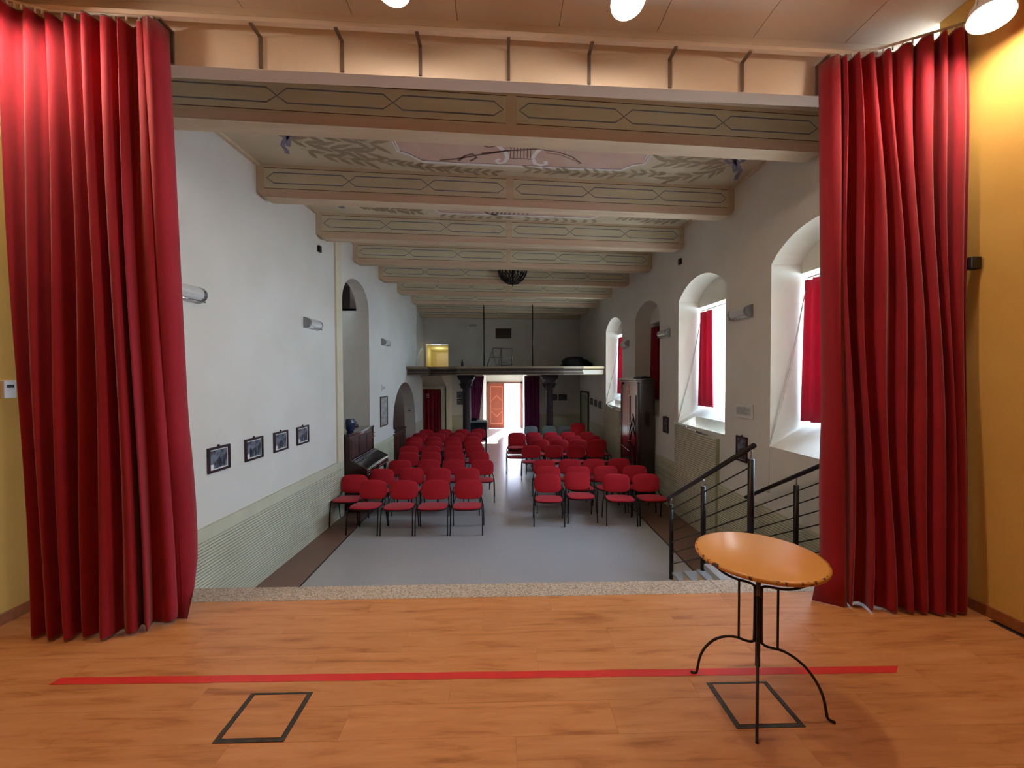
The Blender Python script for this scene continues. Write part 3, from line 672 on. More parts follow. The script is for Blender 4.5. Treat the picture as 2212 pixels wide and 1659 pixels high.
# curtain rail with its iron brackets
rt = thing('curtain_rail', 'long white curtain rail on iron brackets along the lintel over the stage', 'curtain rail')
skew_box(MB(), -3.33, 3.27, -.135, -.095, ZR, ZR+.03).build('rail', 'lintel_paint', rt)
skew_box(MB(), -3.33, 3.27, -.129, -.101, ZR+.03, ZR+.036).build('rail_groove', 'joint_dark', rt)
for px in (402, 583, 752, 915, 1101, 1273, 1447, 1604, 1769):
    x = (px-1085)/870*3.07; x = (px-1085)/870*LY(x); y = LY(x)
    MB().box(x-.012, x+.012, y-.012, y, ZR-.225, ZR+.0).box(x-.012, x+.012, y-.12, y, ZR-.012, ZR).build('bracket', 'bracket_hazed', rt)

# ---------------------------------------------------------------- stage spotlights
def spotlight(x, y, z, lab, aim):
    t = thing('stage_spotlight', lab, 'spotlight', (x, y, z), 0, 'stage spotlights')
    d = Vector(aim).normalized(); q = Vector((0, 0, -1)).rotation_difference(d).to_matrix().to_4x4()
    body = MB().lathe([(.0, .17), (.035, .165), (.045, .13), (.085, .085), (.103, .03), (.108, -.038), (.103, -.038), (.098, .03), (.08, .08), (.04, .12), (.0, .12)], 24).xf(q).build('housing', 'plastic_white', t)
    MB().lathe([(.088*sin(a), .088*cos(a)) for a in [.001]+[i*pi/12 for i in range(1, 12)]+[pi-.001]], 24).xf(q).build('lens', 'lamp_glow', t)
    MB().tube([(.10, 0, .0), (.10, 0, .17), (0, 0, .2), (-.10, 0, .17), (-.10, 0, .0)], .005, 6).tube([(0, 0, .16), (0, 0, 5.33-z)], .012, 8).build('yoke', 'plastic_white', t)
    MB().lathe([(0, -.02), (.05, -.02), (.05, 0), (0, 0)], 16, (0, 0, 5.33-z)).build('ceiling_plate', 'plastic_white', t)
spotlight(-2.95, 2.44, 5.03, 'glowing stage spotlight above the left stage curtain, leftmost of four', (.25, -.15, -1))
spotlight(-.64, 2.47, 5.045, 'glowing stage spotlight left of the middle, second from the left', (.0, -.3, -1))
spotlight(.79, 2.54, 5.05, 'glowing stage spotlight right of the middle, third from the left', (.0, -.3, -1))
spotlight(3.03, 2.46, 4.93, 'glowing stage spotlight above the right stage curtain, rightmost of four', (-.35, -.15, -1))

# ---------------------------------------------------------------- things on the stage
# round cafe table
tb = thing('cafe_table', 'small round ochre painted table on curved wrought iron legs, on the stage', 'table', (1.30, 2.00, STG))
R = .292; HT = .74
MB().lathe([(0, HT), (R-.012, HT), (R-.004, HT-.0025), (R-.004, HT-.012), (0, HT-.012)], 64).build('tabletop', 'table_paint', tb)
MB().lathe([(R-.006, HT-.001), (R+.001, HT-.003), (R+.004, HT-.011), (R, HT-.02), (R-.008, HT-.022), (R-.01, HT-.013)], 64).build('rim', 'table_rim', tb)
for k in range(4):
    a = radians(-123+90*k); c_, s_ = cos(a), sin(a); P = lambda r, z: (r*c_, r*s_, z)
    lg = MB().tube(smooth([P(.315, .006), P(.288, .012), P(.280, .045), P(.268, .11), P(.242, .17), P(.20, .225), P(.15, .26), P(.10, .275), P(.05, .272), P(.022, .28), P(.016, .31), P(.015, .54), P(.022, .572), P(.05, .58), P(.10, .583), P(.155, .60), P(.205, .635), P(.240, .68), P(.258, HT-.014)]), .0065, 8)
    lg.tube([P(.085, .276), P(.085, .583)], .0055, 8); lg.build('leg', 'wrought_iron', tb)
MB().tube([(0, 0, .16), (0, 0, HT-.013)], [.012]*2, 10).tube([(0, 0, .52), (0, 0, .56)], .017, 10).build('centre_post', 'wrought_iron', tb)
# tape
tp = MB(); a, b = on_z(120, 1472, STG), on_z(1942, 1446, STG)
N = 40; w = .052
vs = []
for i in range(N+1):
    u = i/N; p = a.lerp(b, u); j = .004*sin(i*1.7); vs += [(p.x, p.y-w/2+j*.4, STG+.0012), (p.x, p.y+w/2+j*.3, STG+.0012)]
vs[0] = (a.x-.01, a.y-w/2, STG+.0012); vs[-1] = (b.x+.02, b.y+w/2, STG+.0012); vs[-2] = (b.x-.04, b.y-w/2, STG+.0012)
tp.add(vs, [(2*i, 2*i+2, 2*i+3, 2*i+1) for i in range(N)])
tag(tp.build('floor_tape', 'tape_red'), 'long strip of red tape stuck across the wooden stage floor', 'tape')
for (x0, x1, y0, y1, lab) in ((-1.312, -.994, 1.808, 2.093, 'square floor hatch with dark metal rim left of centre on stage'), (1.085, 1.412, 1.815, 2.095, 'square floor hatch with dark metal rim beneath the small round table')):
    t = thing('floor_hatch', lab, 'floor hatch', ((x0+x1)/2, (y0+y1)/2, STG)); hx, hy = (x1-x0)/2, (y1-y0)/2; e = .022
    MB().box(-hx, hx, -hy, -hy+e*.8, 0, .003).box(-hx, hx, hy-e*.5, hy, 0, .003).box(-hx, -hx+e, -hy+e*.8, hy-e*.5, 0, .003).box(hx-e, hx, -hy+e*.8, hy-e*.5, 0, .003).build('rim', 'hatch_metal', t)
    MB().box(-hx+e, -hx+e+.004, -hy+e*.8, hy-e*.5, 0, .0012).box(hx-e-.004, hx-e, -hy+e*.8, hy-e*.5, 0, .0012).box(-hx+e, hx-e, -hy+e*.8, -hy+e*.8+.005, 0, .0012).build('gap', 'joint_dark', t)
    MB().box(-hx+e+.004, hx-e-.004, -hy+e*.8+.005, hy-e*.5-.002, 0, .0022).build('lid', 'laminate_oak', t)
# small boxes on the stage walls
def wall_box(name, lab, cat, loc, size, m_, parts=()):
    t = thing(name, lab, cat, loc); sx, sy, sz = size
    MB().box(-sx/2, sx/2, -sy/2, sy/2, -sz/2, sz/2).build('casing', m_, t, bevel=min(size)*.15)
    for nm, bx, mm in parts: MB().box(*bx).build(nm, mm, t)
    return t
wall_box('wall_speaker', 'small black wall speaker on the ochre wall left of stage', 'speaker', (-3.31, 2.66, 3.52), (.07, .09, .11), 'plastic_black', [('grille', (.036, .04, -.035, .035, -.045, .045), 'metal_black')])
wall_box('wall_speaker', 'small black wall speaker on the ochre wall right of stage', 'speaker', (3.25, 2.72, 3.46), (.07, .06, .085), 'plastic_black', [('grille', (-.04, -.036, -.02, .02, -.03, .03), 'metal_black')])
wall_box('light_switch', 'pale switch plate with black slot beside the left stage curtain', 'switch', (-3.335, 2.80, 2.62), (.03, .07, .12), 'plastic_white', [('slot', (.014, .017, -.02, .02, .01, .03), 'plastic_black')])

# ---------------------------------------------------------------- stairs and railings
st = thing('staircase', 'stone-topped staircase leading from the stage down to the hall floor', 'staircase')
SX0, SX1 = 2.17, 3.40
MB().box(1.75, SX1, 3.166, 3.44, STG-.05, STG).build('landing', 'stone_step', st, bevel=.004)
MB().box(SX0, SX1, 3.166, 3.44, 0, STG-.05).build('landing_base', 'stair_side', st)
for k in range(5):
    y0 = 3.44+.32*k; z1 = STG-.175*(k+1)
    MB().box(SX0-.012, SX1, y0-.02, y0+.33, z1-.03, z1).build('tread', 'stone_step', st, bevel=.004)
    MB().box(SX0, SX1, y0, y0+.32, 0, z1-.03).build('riser', 'stair_side', st)
def railing(X, lab, y0, y1):
    t = thing('stair_railing', lab, 'railing', (0, 0, 0)); RZ = lambda y: 2.055-.565*(y-3.53)
    d0, d1 = (X, y0, RZ(y0)), (X, y1, RZ(y1))
    MB().tube([d0, d1], .023, 14).build('handrail', 'rail_paint', t)
    for py in (3.54, 4.39, 5.23):
        if py < y0: continue
        k = int((py-3.44)//.32); zb = STG-.175*(k+1) if k < 5 else 0; zt = RZ(py)-.105
        p = MB().tube([(X, py, zb), (X, py, zt)], .027, 16).build('post', 'rail_paint', t)
        MB().tube([(X, py, zt), (X, py, RZ(py)-.018)], .008, 8).tube([(X, py, zt-.004), (X, py, zt+.003)], .022, 12).build('pin', 'steel', p)
    for q in range(6):
        o = .175+.145*q; a = max(y0+.02, 3.54); MB().tube([(X, a, RZ(a)-o), (X, 5.23, RZ(5.23)-o)], .0065, 8).build('bar', 'rail_paint', t)
railing(2.225, 'dark metal stair railing on the open side, nearest the chairs', 3.50, 5.33)
railing(3.275, 'dark metal stair railing close to the right wall, under the window', 3.20, 5.32)
MB().box(2.17, 2.205, 3.86, 3.94, 1.80, 1.86) if False else None

# ================================================================ CHAIRS
def pad_mesh(name, w, h, th, mtl, ex=3.2, dome=.25, curve=0, na=28, rings=4, sag=0, front=True):
    mb = MB(); vs = []; fs = []
    def pt(a, r, side):
        c_, s_ = cos(a), sin(a); x = math.copysign(abs(c_)**(2/ex), c_)*w/2*r; y = math.copysign(abs(s_)**(2/ex), s_)*h/2*r
        t = th/2*(1-(r**6)*.75)*side; z = t-curve*(x/(w/2))**2*-1
        return (x, y-sag*(x/(w/2))**2*(1 if y < 0 else 0)*-1, z)
    for side in (1, -1):
        k0 = len(vs); vs.append(pt(0, 0, side)); R_ = [.45, .75, .93, 1.0][:rings]
        for r in R_:
            for i in range(na): vs.append(pt(2*pi*i/na, r, side))
        for i in range(na): fs.append((k0, k0+1+i, k0+1+(i+1) % na))
        for j in range(rings-1):
            for i in range(na): fs.append((k0+1+j*na+i, k0+1+j*na+(i+1) % na, k0+1+(j+1)*na+(i+1) % na, k0+1+(j+1)*na+i))
    half = len(vs)//2; o1 = 1+(rings-1)*na
    for i in range(na): fs.append((o1+i, o1+(i+1) % na, half+o1+(i+1) % na, half+o1+i))
    mb.add(vs, fs, True); return mb
def make_chair(label, group, pad='fabric_red', frame='metal_black'):
    t = thing('stacking_chair', label, 'chair', (0, 0, 0), 0, group)
    # local: sitter looks to -Y
    s_ = pad_mesh('seat', .495, .47, .045, pad); s_.xf(Matrix.Translation((0, -.035, .448)) @ Matrix.Rotation(radians(-3), 4, 'X')); s_.build('seat', pad, t)
    u = pad_mesh('u', .50, .47, .02, frame); u.xf(Matrix.Translation((0, -.035, .424)) @ Matrix.Rotation(radians(-3), 4, 'X')); u.build('seat_shell', 'plastic_black' if frame == 'metal_black' else frame, t)
    RB = Matrix.Translation((0, .245, .655)) @ Matrix.Rotation(radians(102-20), 4, 'X')
    RB = Matrix.Translation((0, .235, .655)) @ Matrix.Rotation(radians(90-9), 4, 'X')
    b = pad_mesh('b', .51, .34, .035, pad, curve=-.03, sag=-.02); b.xf(RB); b.build('backrest', pad, t)
    b = pad_mesh('b', .50, .33, .02, pad, curve=-.03, sag=-.02); b.xf(Matrix.Translation((0, .02, -.002)) @ RB); b.build('back_shell', 'plastic_black' if frame == 'metal_black' else 'plastic_grey', t)
    for sx in (-1, 1):
        MB().tube([(sx*.273, -.225, 0), (sx*.270, -.19, .30), (sx*.266, -.165, .42), (sx*.258, -.13, .437)], .0175, 8, flat=.6).build('leg', frame, t)
        MB().tube([(sx*.273, .235, 0), (sx*.270, .19, .25), (sx*.266, .15, .40), (sx*.258, .11, .437)], .0175, 8, flat=.6).build('leg', frame, t)
    f = MB()
    for sx in (-1, 1):
        f.tube([(sx*.258, -.14, .437), (sx*.258, .12, .432), (sx*.246, .2, .45), (sx*.215, .262, .56), (sx*.2, .28, .72)], .011, 8, flat=.6)
    f.tube([(-.26, -.1, .43), (.26, -.1, .43)], .009, 6).tube([(-.26, .12, .43), (.26, .12, .43)], .009, 6); f.build('frame', frame, t)
    return t
proto = make_chair('red padded chair', 'red chairs in the left block')
used = [False]
def place_chair(px, py, label, group, ht=.815, rz=0, dz=0, base=None, yb=None):
    Yb = (2.70-ht-dz)/((py-811)/870) if yb is None else yb; X = (px-1085)/870*Yb
    src = base or proto
    if base is None and not used[0]:
        used[0] = True; src.location = (X, Yb-.27, dz); src.rotation_euler = (0, 0, rz); src['label'] = label; src['group'] = group; return src
    return copy_tree(src, (X, Yb-.27, dz), rz, label, group)
rows_left = [  # (row name, list of measured backrest tops)
    ('front row', [(766, 1026, -.02), (803, 1035, -.10), (870.5, 1036.5, -.03), (940, 1037, 0), (1011, 1037, 0)]),
    ('second row', [(824, 1013.5, 0), (888, 1009.5, 0), (946, 1010.5, 0), (1008, 1010.5, 0)]),
    ('third row', [(865, 992, .04), (925, 992, 0), (979, 992.5, 0), (1041, 993.5, 0)]),
    ('fourth row', [(882, 976, 0), (931, 976, 0), (981, 976, 0), (1034, 975.5, 0)]),
    ('fifth row', [(883, 962.3, 0), (931, 962.3, 0), (979, 962.3, 0), (1026, 962, 0)]),
    ('sixth row', [(893, 952, 0), (937, 952, 0), (979, 952, 0), (1022, 952, 0)]),
    ('seventh row', [(894, 942.8, 0), (936, 942.8, 0), (976, 942.8, 0), (1018, 942.8, 0)]),
    ('eighth row', [(907, 934.5, 0), (945, 934.3, 0), (985, 934.3, 0), (1024, 934.3, 0)]),
    ('back row', [(921, 927, 0), (960, 927, 0), (998, 927, 0), (1033, 926.5, 0)])]
rows_right = [
    ('front row', [(1181, 1027, -.05), (1248, 1022.5, .03), (1331, 1027.5, -.06), (1398, 1027.5, 0)]),
    ('second row', [(1184, 1008.5, 0), (1249, 1009, 0), (1309, 1009, -.02), (1373, 1009, -.03)]),
    ('third row', [(1175, 994, 0), (1231, 993.7, 0), (1284, 993.5, 0), (1339, 993, 0)]),
    ('fourth row', [(1147, 963, 0), (1196, 963, 0), (1244, 963.5, 0), (1287, 963, 0)]),
    ('fifth row', [(1167, 950, 0), (1209, 951, 0), (1250, 951, 0), (1293, 951, 0)]),
    ('sixth row', [(1155, 942, 0), (1197, 942, 0), (1238, 942, 0), (1280, 942, 0)]),
    ('back row', [(1152, 934.5, 0), (1190, 934.5, 0), (1227, 934.5, 0), (1267, 934.5, 0)])]
pos5 = {4: ['by the left wall', 'second from the left wall', 'third from the left wall', 'on the aisle'], 5: ['by the left wall', 'second from the left wall', 'in the middle', 'second from the aisle', 'on the aisle']}
pos5r = {4: ['on the aisle', 'second from the aisle', 'third from the aisle', 'by the right wall'], 5: ['on the aisle', 'second from the aisle', 'in the middle', 'second from the right wall', 'by the right wall']}
for nm, lst in rows_left:
    for i, (px, py, rz) in enumerate(lst):
        place_chair(px, py, yb={766: 7.72, 824: 8.2}.get(px), label='red padded chair of the left block, %s, %s' % (nm, pos5[len(lst)][i]), group='red chairs in the left block', rz=rz)
for nm, lst in rows_right:
    for i, (px, py, rz) in enumerate(lst):
        place_chair(px, py, 'red padded chair of the right block, %s, %s' % (nm, pos5r[len(lst)][i]), 'red chairs in the right block', rz=rz)
lil = proto
for q, lab in enumerate(('bottom chair of the backlit stack standing in the aisle', 'middle chair of the backlit stack standing in the aisle', 'top chair of the backlit stack standing in the aisle')):
    place_chair(1114.5, 935, lab, 'chairs stacked in the aisle', rz=-.08, dz=.127*q, yb=11.42)
for q, lab in enumerate(('bottom chair of the stack behind the right block', 'middle chair of the stack behind the right block', 'top chair of the stack behind the right block')):
    place_chair(1249, 914, lab, 'chairs stacked behind the right block', dz=.105*q, yb=13.9+.02*q)
chromep = make_chair('grey chair with bright chrome frame behind the right block, left one of three', 'chrome framed chairs at the back', 'plastic_grey', 'chrome')
chromep.location = ((1147-1085)/870*14.9, 14.63, 0)
for px, lab in ((1185, 'grey chair with bright chrome frame behind the right block, middle one of three'), (1218, 'grey chair with bright chrome frame behind the right block, right one of three')):
    copy_tree(chromep, ((px-1085)/870*14.9, 14.63, 0), 0, lab)

# ================================================================ WALL THINGS
def framed(name, lab, cat, side, yc, zc, w, h, style, group=None, border=.026, mat_w=.013, th=.022):
    # side: 'L' left wall, 'R' right wall, 'B' back wall; built in a local frame (u right, v up, n out of the wall)
    t = thing(name, lab, cat, (0, 0, 0), 0, group)
    if side == 'L': t.location = (XL(yc)+.002, yc, zc); t.rotation_euler = (0, 0, radians(90)-.032)
    elif side == 'R': t.location = (XR(yc)-.002, yc, zc); t.rotation_euler = (0, 0, radians(-90)-.0126*-1)
    else: t.location = (yc, 17.045, zc)
    # local: x = to the viewer's right, -y = out of wall
    b = border; m_ = MB().box(-w/2, w/2, -th, 0, h/2-b, h/2).box(-w/2, w/2, -th, 0, -h/2, -h/2+b).box(-w/2, -w/2+b, -th, 0, -h/2+b, h/2-b).box(w/2-b, w/2, -th, 0, -h/2+b, h/2-b)
    m_.build('frame', 'frame_dark' if style != 'wood' else 'frame_wood', t)
    iw, ih = w/2-b, h/2-b
    if style == 'photo':
        MB().box(-iw, iw, -.008, -.002, -ih, ih).build('mount', 'paper_white', t)
        q = mat_w; ph = MB().box(-iw+q, iw-q, -.0095, -.008, -ih+q, ih-q).build('photograph', 'photo_grey', t)
        pr = MB(); rnd = random.Random(lab); y0 = -.0102
        for k in range(rnd.choice((2, 3, 4))):   # printed standing figures
            x = rnd.uniform(-iw+q+.03, iw-q-.03); hh = ih*rnd.uniform(.8, 1.1); bz = -ih+q+.01
            pr.add([(x-.012, y0, bz), (x+.012, y0, bz), (x+.018, y0, bz+hh*.75), (x+.006, y0, bz+hh*.85), (x+.008, y0, bz+hh), (x-.008, y0, bz+hh), (x-.006, y0, bz+hh*.85), (x-.018, y0, bz+hh*.75)], [tuple(range(8))])
        pr.build('print', 'print_dark', ph)
        MB().box(-iw+q, -iw+q+.045, -.0105, -.0095, -ih+q, -ih+q+.05).build('caption', 'paper_white', ph)
        MB().tube([(0, -.006, h/2), (0, -.006, h/2+.02)], [.014, .012], 10).build('hanger', 'frame_dark', t)
    elif style == 'dark':
        MB().box(-iw, iw, -.008, -.002, -ih, ih).build('picture', 'photo_grey', t)
        MB().tube([(0, -.006, h/2), (0, -.006, h/2+.02)], [.014, .012], 10).build('hanger', 'frame_dark', t)
    elif style == 'wood':
        MB().box(-iw, iw, -.01, -.002, -ih, ih).build('picture', 'photo_pale', t)
    return t
order = ['nearest the stage', 'second from the stage', 'third from the stage', 'farthest from the stage']
for k, (y0, y1) in enumerate(((4.45, 4.785), (5.056, 5.405), (5.65, 5.99), (6.24, 6.59))):
    framed('framed_photo', 'framed black and white photograph on the left wall, %s' % order[k], 'picture', 'L', (y0+y1)/2, 1.775, y1-y0, .28, 'photo', 'framed photographs on the left wall')
framed('wall_picture', 'tall wooden framed picture on the left wall between piano and arch', 'picture', 'L', 10.35, 1.80, .56, .76, 'wood', border=.035)
framed('framed_photo', 'framed photograph of a group on the right wall, behind the handrail top', 'picture', 'R', 5.69, 1.63, .25, .36, 'photo', mat_w=0.004)
framed('framed_photo', 'small dark framed picture right of the dark cabinet', 'picture', 'R', 8.30, 1.66, .24, .33, 'dark')
for k, px in enumerate((1280, 1288.5, 1297.5)):
    y = 3.34*870/(px-1085); framed('framed_photo', 'small dark framed picture on the far right wall, %s of three' % ('left one', 'middle one', 'right one')[k], 'picture', 'R', y, 1.72-.02*k, .3, .24, 'dark', 'three dark frames by the green door')
def bx(px): return (px-1085)/870*17.03
def bz(py): return 2.70-(py-811)/870*17.03
for px, py, w, h, lab in ((995, 852, .30, .25, 'upper dark framed picture on the back wall left of the column'), (995, 867, .30, .25, 'lower dark framed picture on the back wall left of the column'), (1196, 859, .3, .25, 'dark framed picture on the back wall half behind the right column'), (1216, 859, .34, .25, 'dark framed picture on the back wall right of the right column')):
    framed('framed_photo', lab, 'picture', 'B', bx(px), bz(py), w, h, 'dark')
# wall notices
def notice(lab, side, yc, zc, w, h, m_, lines=6, cat='notice'):
    t = thing('wall_notice', lab, cat)
    if side == 'R': t.location = (XR(yc)-.002, yc, zc); t.rotation_euler = (0, 0, radians(-90)+.0126)
    elif side == 'L': t.location = (XL(yc)+.002, yc, zc); t.rotation_euler = (0, 0, radians(90)-.032)
    else: t.location = (yc, 17.045, zc)
    MB().box(-w/2, w/2, -.014, 0, -h/2, h/2).build('plate', m_, t, bevel=.003)
    MB().box(-w/2+.04, w/2-.04, -.0155, -.013, -h/2+.04, h/2-.04).build('sheet', 'paper_text', t)
    if lines:
        l = MB(); rnd = random.Random(lab)
        for k in range(lines):
            z = h/2-.06-(h-.12)*k/(lines-1 or 1); l.box(-w/2+.05, -w/2+.05+(w-.1)*rnd.uniform(.6, 1), -.0162, -.0155, z-.004, z+.004)
        l.build('printed_lines', 'plastic_grey', t)
notice('white framed notice with fine print on the right wall between the windows', 'R', 5.65, 2.18, .42, .20, 'paper_white')
notice('small white notice on the left wall above the tall picture', 'L', 10.35, 2.40, .3, .16, 'paper_white', 3)
notice('pair of small notices on the far right wall above the three frames', 'R', 13.6, 2.24, .2, .22, 'paper_white', 3)
notice('white emergency light panel high on the back wall', 'B', bx(1022), bz(703), .44, .2, 'plastic_white', 2, 'emergency light')
notice('small grey panel on the stair box wall by the red doorway curtain', 'B', bx(969), bz(868), .12, .2, 'plastic_grey', 0, 'panel')
bpy.data.objects[-1] if False else None
tag(MB().box(bx(1071), bx(1105), 17.02, 17.045, bz(731), bz(710)).build('wall_panel', 'shutter_wood'), 'dark rectangular panel high on the back wall above the stepladder', 'panel')
for px, w in ((969, 0),): pass
# curved wall lights
def wall_light(lab, side, yc, zc, L=.44):
    t = thing('wall_light', lab, 'wall light', (0, 0, 0), 0, 'curved wall lights')
    if side == 'R': t.location = (XR(yc)-.001, yc, zc); t.rotation_euler = (0, 0, radians(-90)+.0126)
    else: t.location = (XL(yc)+.001, yc, zc); t.rotation_euler = (0, 0, radians(90)-.032)
    pr = [(-.0, .085)]+[(-.115*sin(a), .085*cos(a)-.0) for a in [radians(x) for x in (20, 40, 60, 80, 100, 120, 140)]]+[(-.03, -.085), (0, -.085)]
    d = MB().prism([(-L/2+.05, y_, z_) for y_, z_ in pr], (L-.1, 0, 0)); d.build('diffuser', 'plastic_lamp', t, bevel=.004)
    for sx in (-1, 1):
        MB().prism([(sx*(L/2-.05), y_*.96, z_*1.03) for y_, z_ in pr], (sx*.05, 0, 0)).build('end_cap', 'steel', t)
    MB().tube([(-L/2+.03, -.1, -.078), (L/2-.03, -.1, -.078)], .011, 8).build('chrome_bar', 'chrome', t)
wall_light('white curved wall light on the left wall beside the stage curtain', 'L', 4.15, 3.56)
wall_light('white curved wall light on the left wall above the four photographs', 'L', 6.72, 3.56)
wall_light('white curved wall light on the left wall between the two arches', 'L', 10.45, 3.56)
wall_light('white curved wall light on the right wall between the two nearest windows', 'R', 5.69, 3.58)
wall_light('white curved wall light on the right wall above the small dark picture', 'R', 8.33, 3.56)
wall_light('white curved wall light on the right wall beyond the cabinet', 'R', 10.9, 3.55)
for side, y, z, lab in (('L', 7.03, 4.88, 'small black box high on the left wall under the beams'), ('R', 7.66, 4.86, 'small black box high on the right wall above a window')):
    x = XL(y)+.02 if side == 'L' else XR(y)-.02
    wall_box('sensor_box', lab, 'sensor', (x, y, z), (.04, .09, .11), 'plastic_black', [('lens', ((.02, .023) if side == 'L' else (-.023, -.02))+(-.02, .02, -.03, .01), 'metal_black')])

# ---------------------------------------------------------------- piano and what stands on it
pn = thing('upright_piano', 'dark brown upright piano standing against the left wall in the arch', 'piano', (0, 0, 0))
y0, y1 = 7.99, 9.47; xf_ = -3.03; xb = -3.36
MB().box(xb, xf_, y0+.04, y1-.04, .10, 1.50).build('case', 'piano_wood', pn, bevel=.006)
MB().box(xb-.01, xf_+.03, y0-.005, y1+.005, 1.50, 1.55).build('top_lid', 'piano_black', pn, bevel=.008)
MB().box(xb-.01, xb+.03, y0+.1, y1-.02, 1.55, 1.60).build('back_ledge', 'piano_black', pn, bevel=.006)
for ya, yb_ in ((y0, y0+.045), (y1-.045, y1)):
    MB().prism([(xb, ya, 0), (xf_+.18, ya, 0), (xf_+.18, ya, .08), (xf_+.06, ya, .12), (xf_+.06, ya, .68), (xf_+.35, ya, .70), (xf_+.35, ya, .86), (xf_+.02, ya, 1.02), (xf_+.02, ya, 1.5), (xb, ya, 1.5)], (0, yb_-ya, 0)).build('side_panel', 'piano_wood', pn, bevel=.005)
for k, (a, b) in enumerate(((y0+.09, y0+.50), (y0+.53, y1-.53), (y1-.50, y1-.09))):
    MB().box(xf_, xf_+.016, a, b, 1.06, 1.44).box(xf_+.014, xf_+.022, a+.04, b-.04, 1.10, 1.40).build('front_panel', 'piano_wood', pn, bevel=.006)
MB().prism([(xf_, y0+.045, 1.03), (xf_+.05, y0+.045, 1.0), (xf_+.33, y0+.045, .86), (xf_+.33, y0+.045, .84), (xf_, y0+.045, .84)], (0, y1-y0-.09, 0)).build('fallboard', 'piano_black', pn)
kb = MB()
for dx, z in ((.03, 1.005), (.075, .985), (.10, .972)): kb.tube([(xf_+dx+.01, y0+.05, z+.012), (xf_+dx+.01, y1-.05, z+.012)], .007, 8)
kb.build('lid_glints', 'steel', pn)  # steel lines added to stand for glints on the black lid
MB().box(xf_+.0, xf_+.36, y0+.02, y1-.02, .70, .84).build('key_bed', 'piano_black', pn, bevel=.012)
MB().tube([(xf_+.365, y0+.03, .80), (xf_+.365, y1-.03, .80)], .008, 8).tube([(xf_+.365, y0+.03, .74), (xf_+.365, y1-.03, .74)], .008, 8).build('moulding', 'piano_black', pn)
for yy in (y0+.09, y1-.09):
    MB().lathe([(.03, 0), (.03, .05), (.02, .08), (.03, .2), (.035, .4), (.025, .55), (.035, .62), (.03, .70)], 14, (xf_+.30, yy, 0)).build('leg', 'piano_black', pn)
MB().lathe([(.0, -.03), (.025, -.02), (.03, 0), (.02, .025), (0, .03)], 12, (xf_+.37, y1-.12, .80)).build('knob', 'chrome', pn)
MB().box(xf_+.0, xf_+.012, (y0+y1)/2-.12, (y0+y1)/2+.12, 1.465, 1.485).build('name_plate', 'chrome', pn)
for k, z in enumerate((1.32, 1.40)): MB().tube([(xf_+.02, y1-.35, z), (xf_+.10, y1-.35, z), (xf_+.10, y1-.12, z+.0), (xf_+.02, y1-.12, z)], .006, 6).build('candle_arm', 'brass', pn)
va = thing('vase', 'dark blue pot standing on top of the piano', 'vase', (-3.17, 8.45, 1.551))
MB().lathe([(0, 0), (.06, 0), (.065, .01), (.09, .08), (.105, .16), (.105, .2), (.095, .23), (.10, .245), (.095, .25), (.085, .235), (.085, .2), (.0, .19)], 24).build('body', 'vase_blue', va)
MB().tube([(.10, 0, .2), (.125, 0, .19), (.125, 0, .15), (.1, 0, .14)], .008, 8).build('handle', 'vase_blue', va)
bd = thing('music_stand', 'dark narrow wooden stand with square top behind the piano', 'stand', (-3.375, 8.03, 0))
bd.location = (-3.30, 8.02, 0)
MB().box(-.02, .02, -.012, .012, 1.551, 2.40).build('post', 'dark_wood', bd)
MB().box(-.06, .10, -.02, .0, 2.33, 2.52).build('square_top', 'dark_wood', bd, bevel=.004)
MB().box(-.06, .06, -.03, .03, 1.551, 1.565).build('foot', 'dark_wood', bd)

# sideboard in the second arch
sbd = thing('sideboard', 'long low brown sideboard standing inside the low arch', 'sideboard', (-3.13, 11.45, 0), -radians(-4))
sbd.rotation_euler = (0, 0, radians(3))
MB().box(-.45, 0, 0, 2.05, .06, .98).build('body', 'sideboard_wood', sbd)
MB().box(-.47, .03, -.03, 2.08, .98, 1.015).build('worktop', 'sideboard_wood', sbd, bevel=.006)
MB().box(-.43, -.02, .02, 2.03, 0, .06).build('plinth', 'dark_wood', sbd)
for k in range(4):
    d_ = MB().box(0, .018, .03+k*.5, .03+k*.5+.46, .10, .93).box(.016, .026, .08+k*.5, .03+k*.5+.41, .16, .87).build('door', 'sideboard_wood', sbd, bevel=.004)
    MB().tube([(.02, .44+k*.5-.0, .6), (.045, .44+k*.5, .6)], .009, 8).build('knob', 'brass', d_)
tu = thing('tureen', 'white lidded porcelain tureen on the sideboard', 'dish', (-3.27, 11.80, 1.016))
MB().lathe([(0, 0), (.13, 0), (.14, .012), (.10, .02), (.10, .03), (.13, .07), (.125, .1), (.0, .1)], 24).build('bowl', 'porcelain', tu)
MB().lathe([(.13, .1), (.12, .12), (.07, .15), (.015, .165), (.02, .185), (0, .2)], 24).build('lid', 'porcelain', tu)
wall_box('thermostat', 'small black box on the inner side of the low arch', 'switch', (-3.12, 13.575, 1.55), (.11, .03, .07), 'plastic_black', [('display', (-.03, .03, -.018, -.014, -.015, .015), 'plastic_grey')])

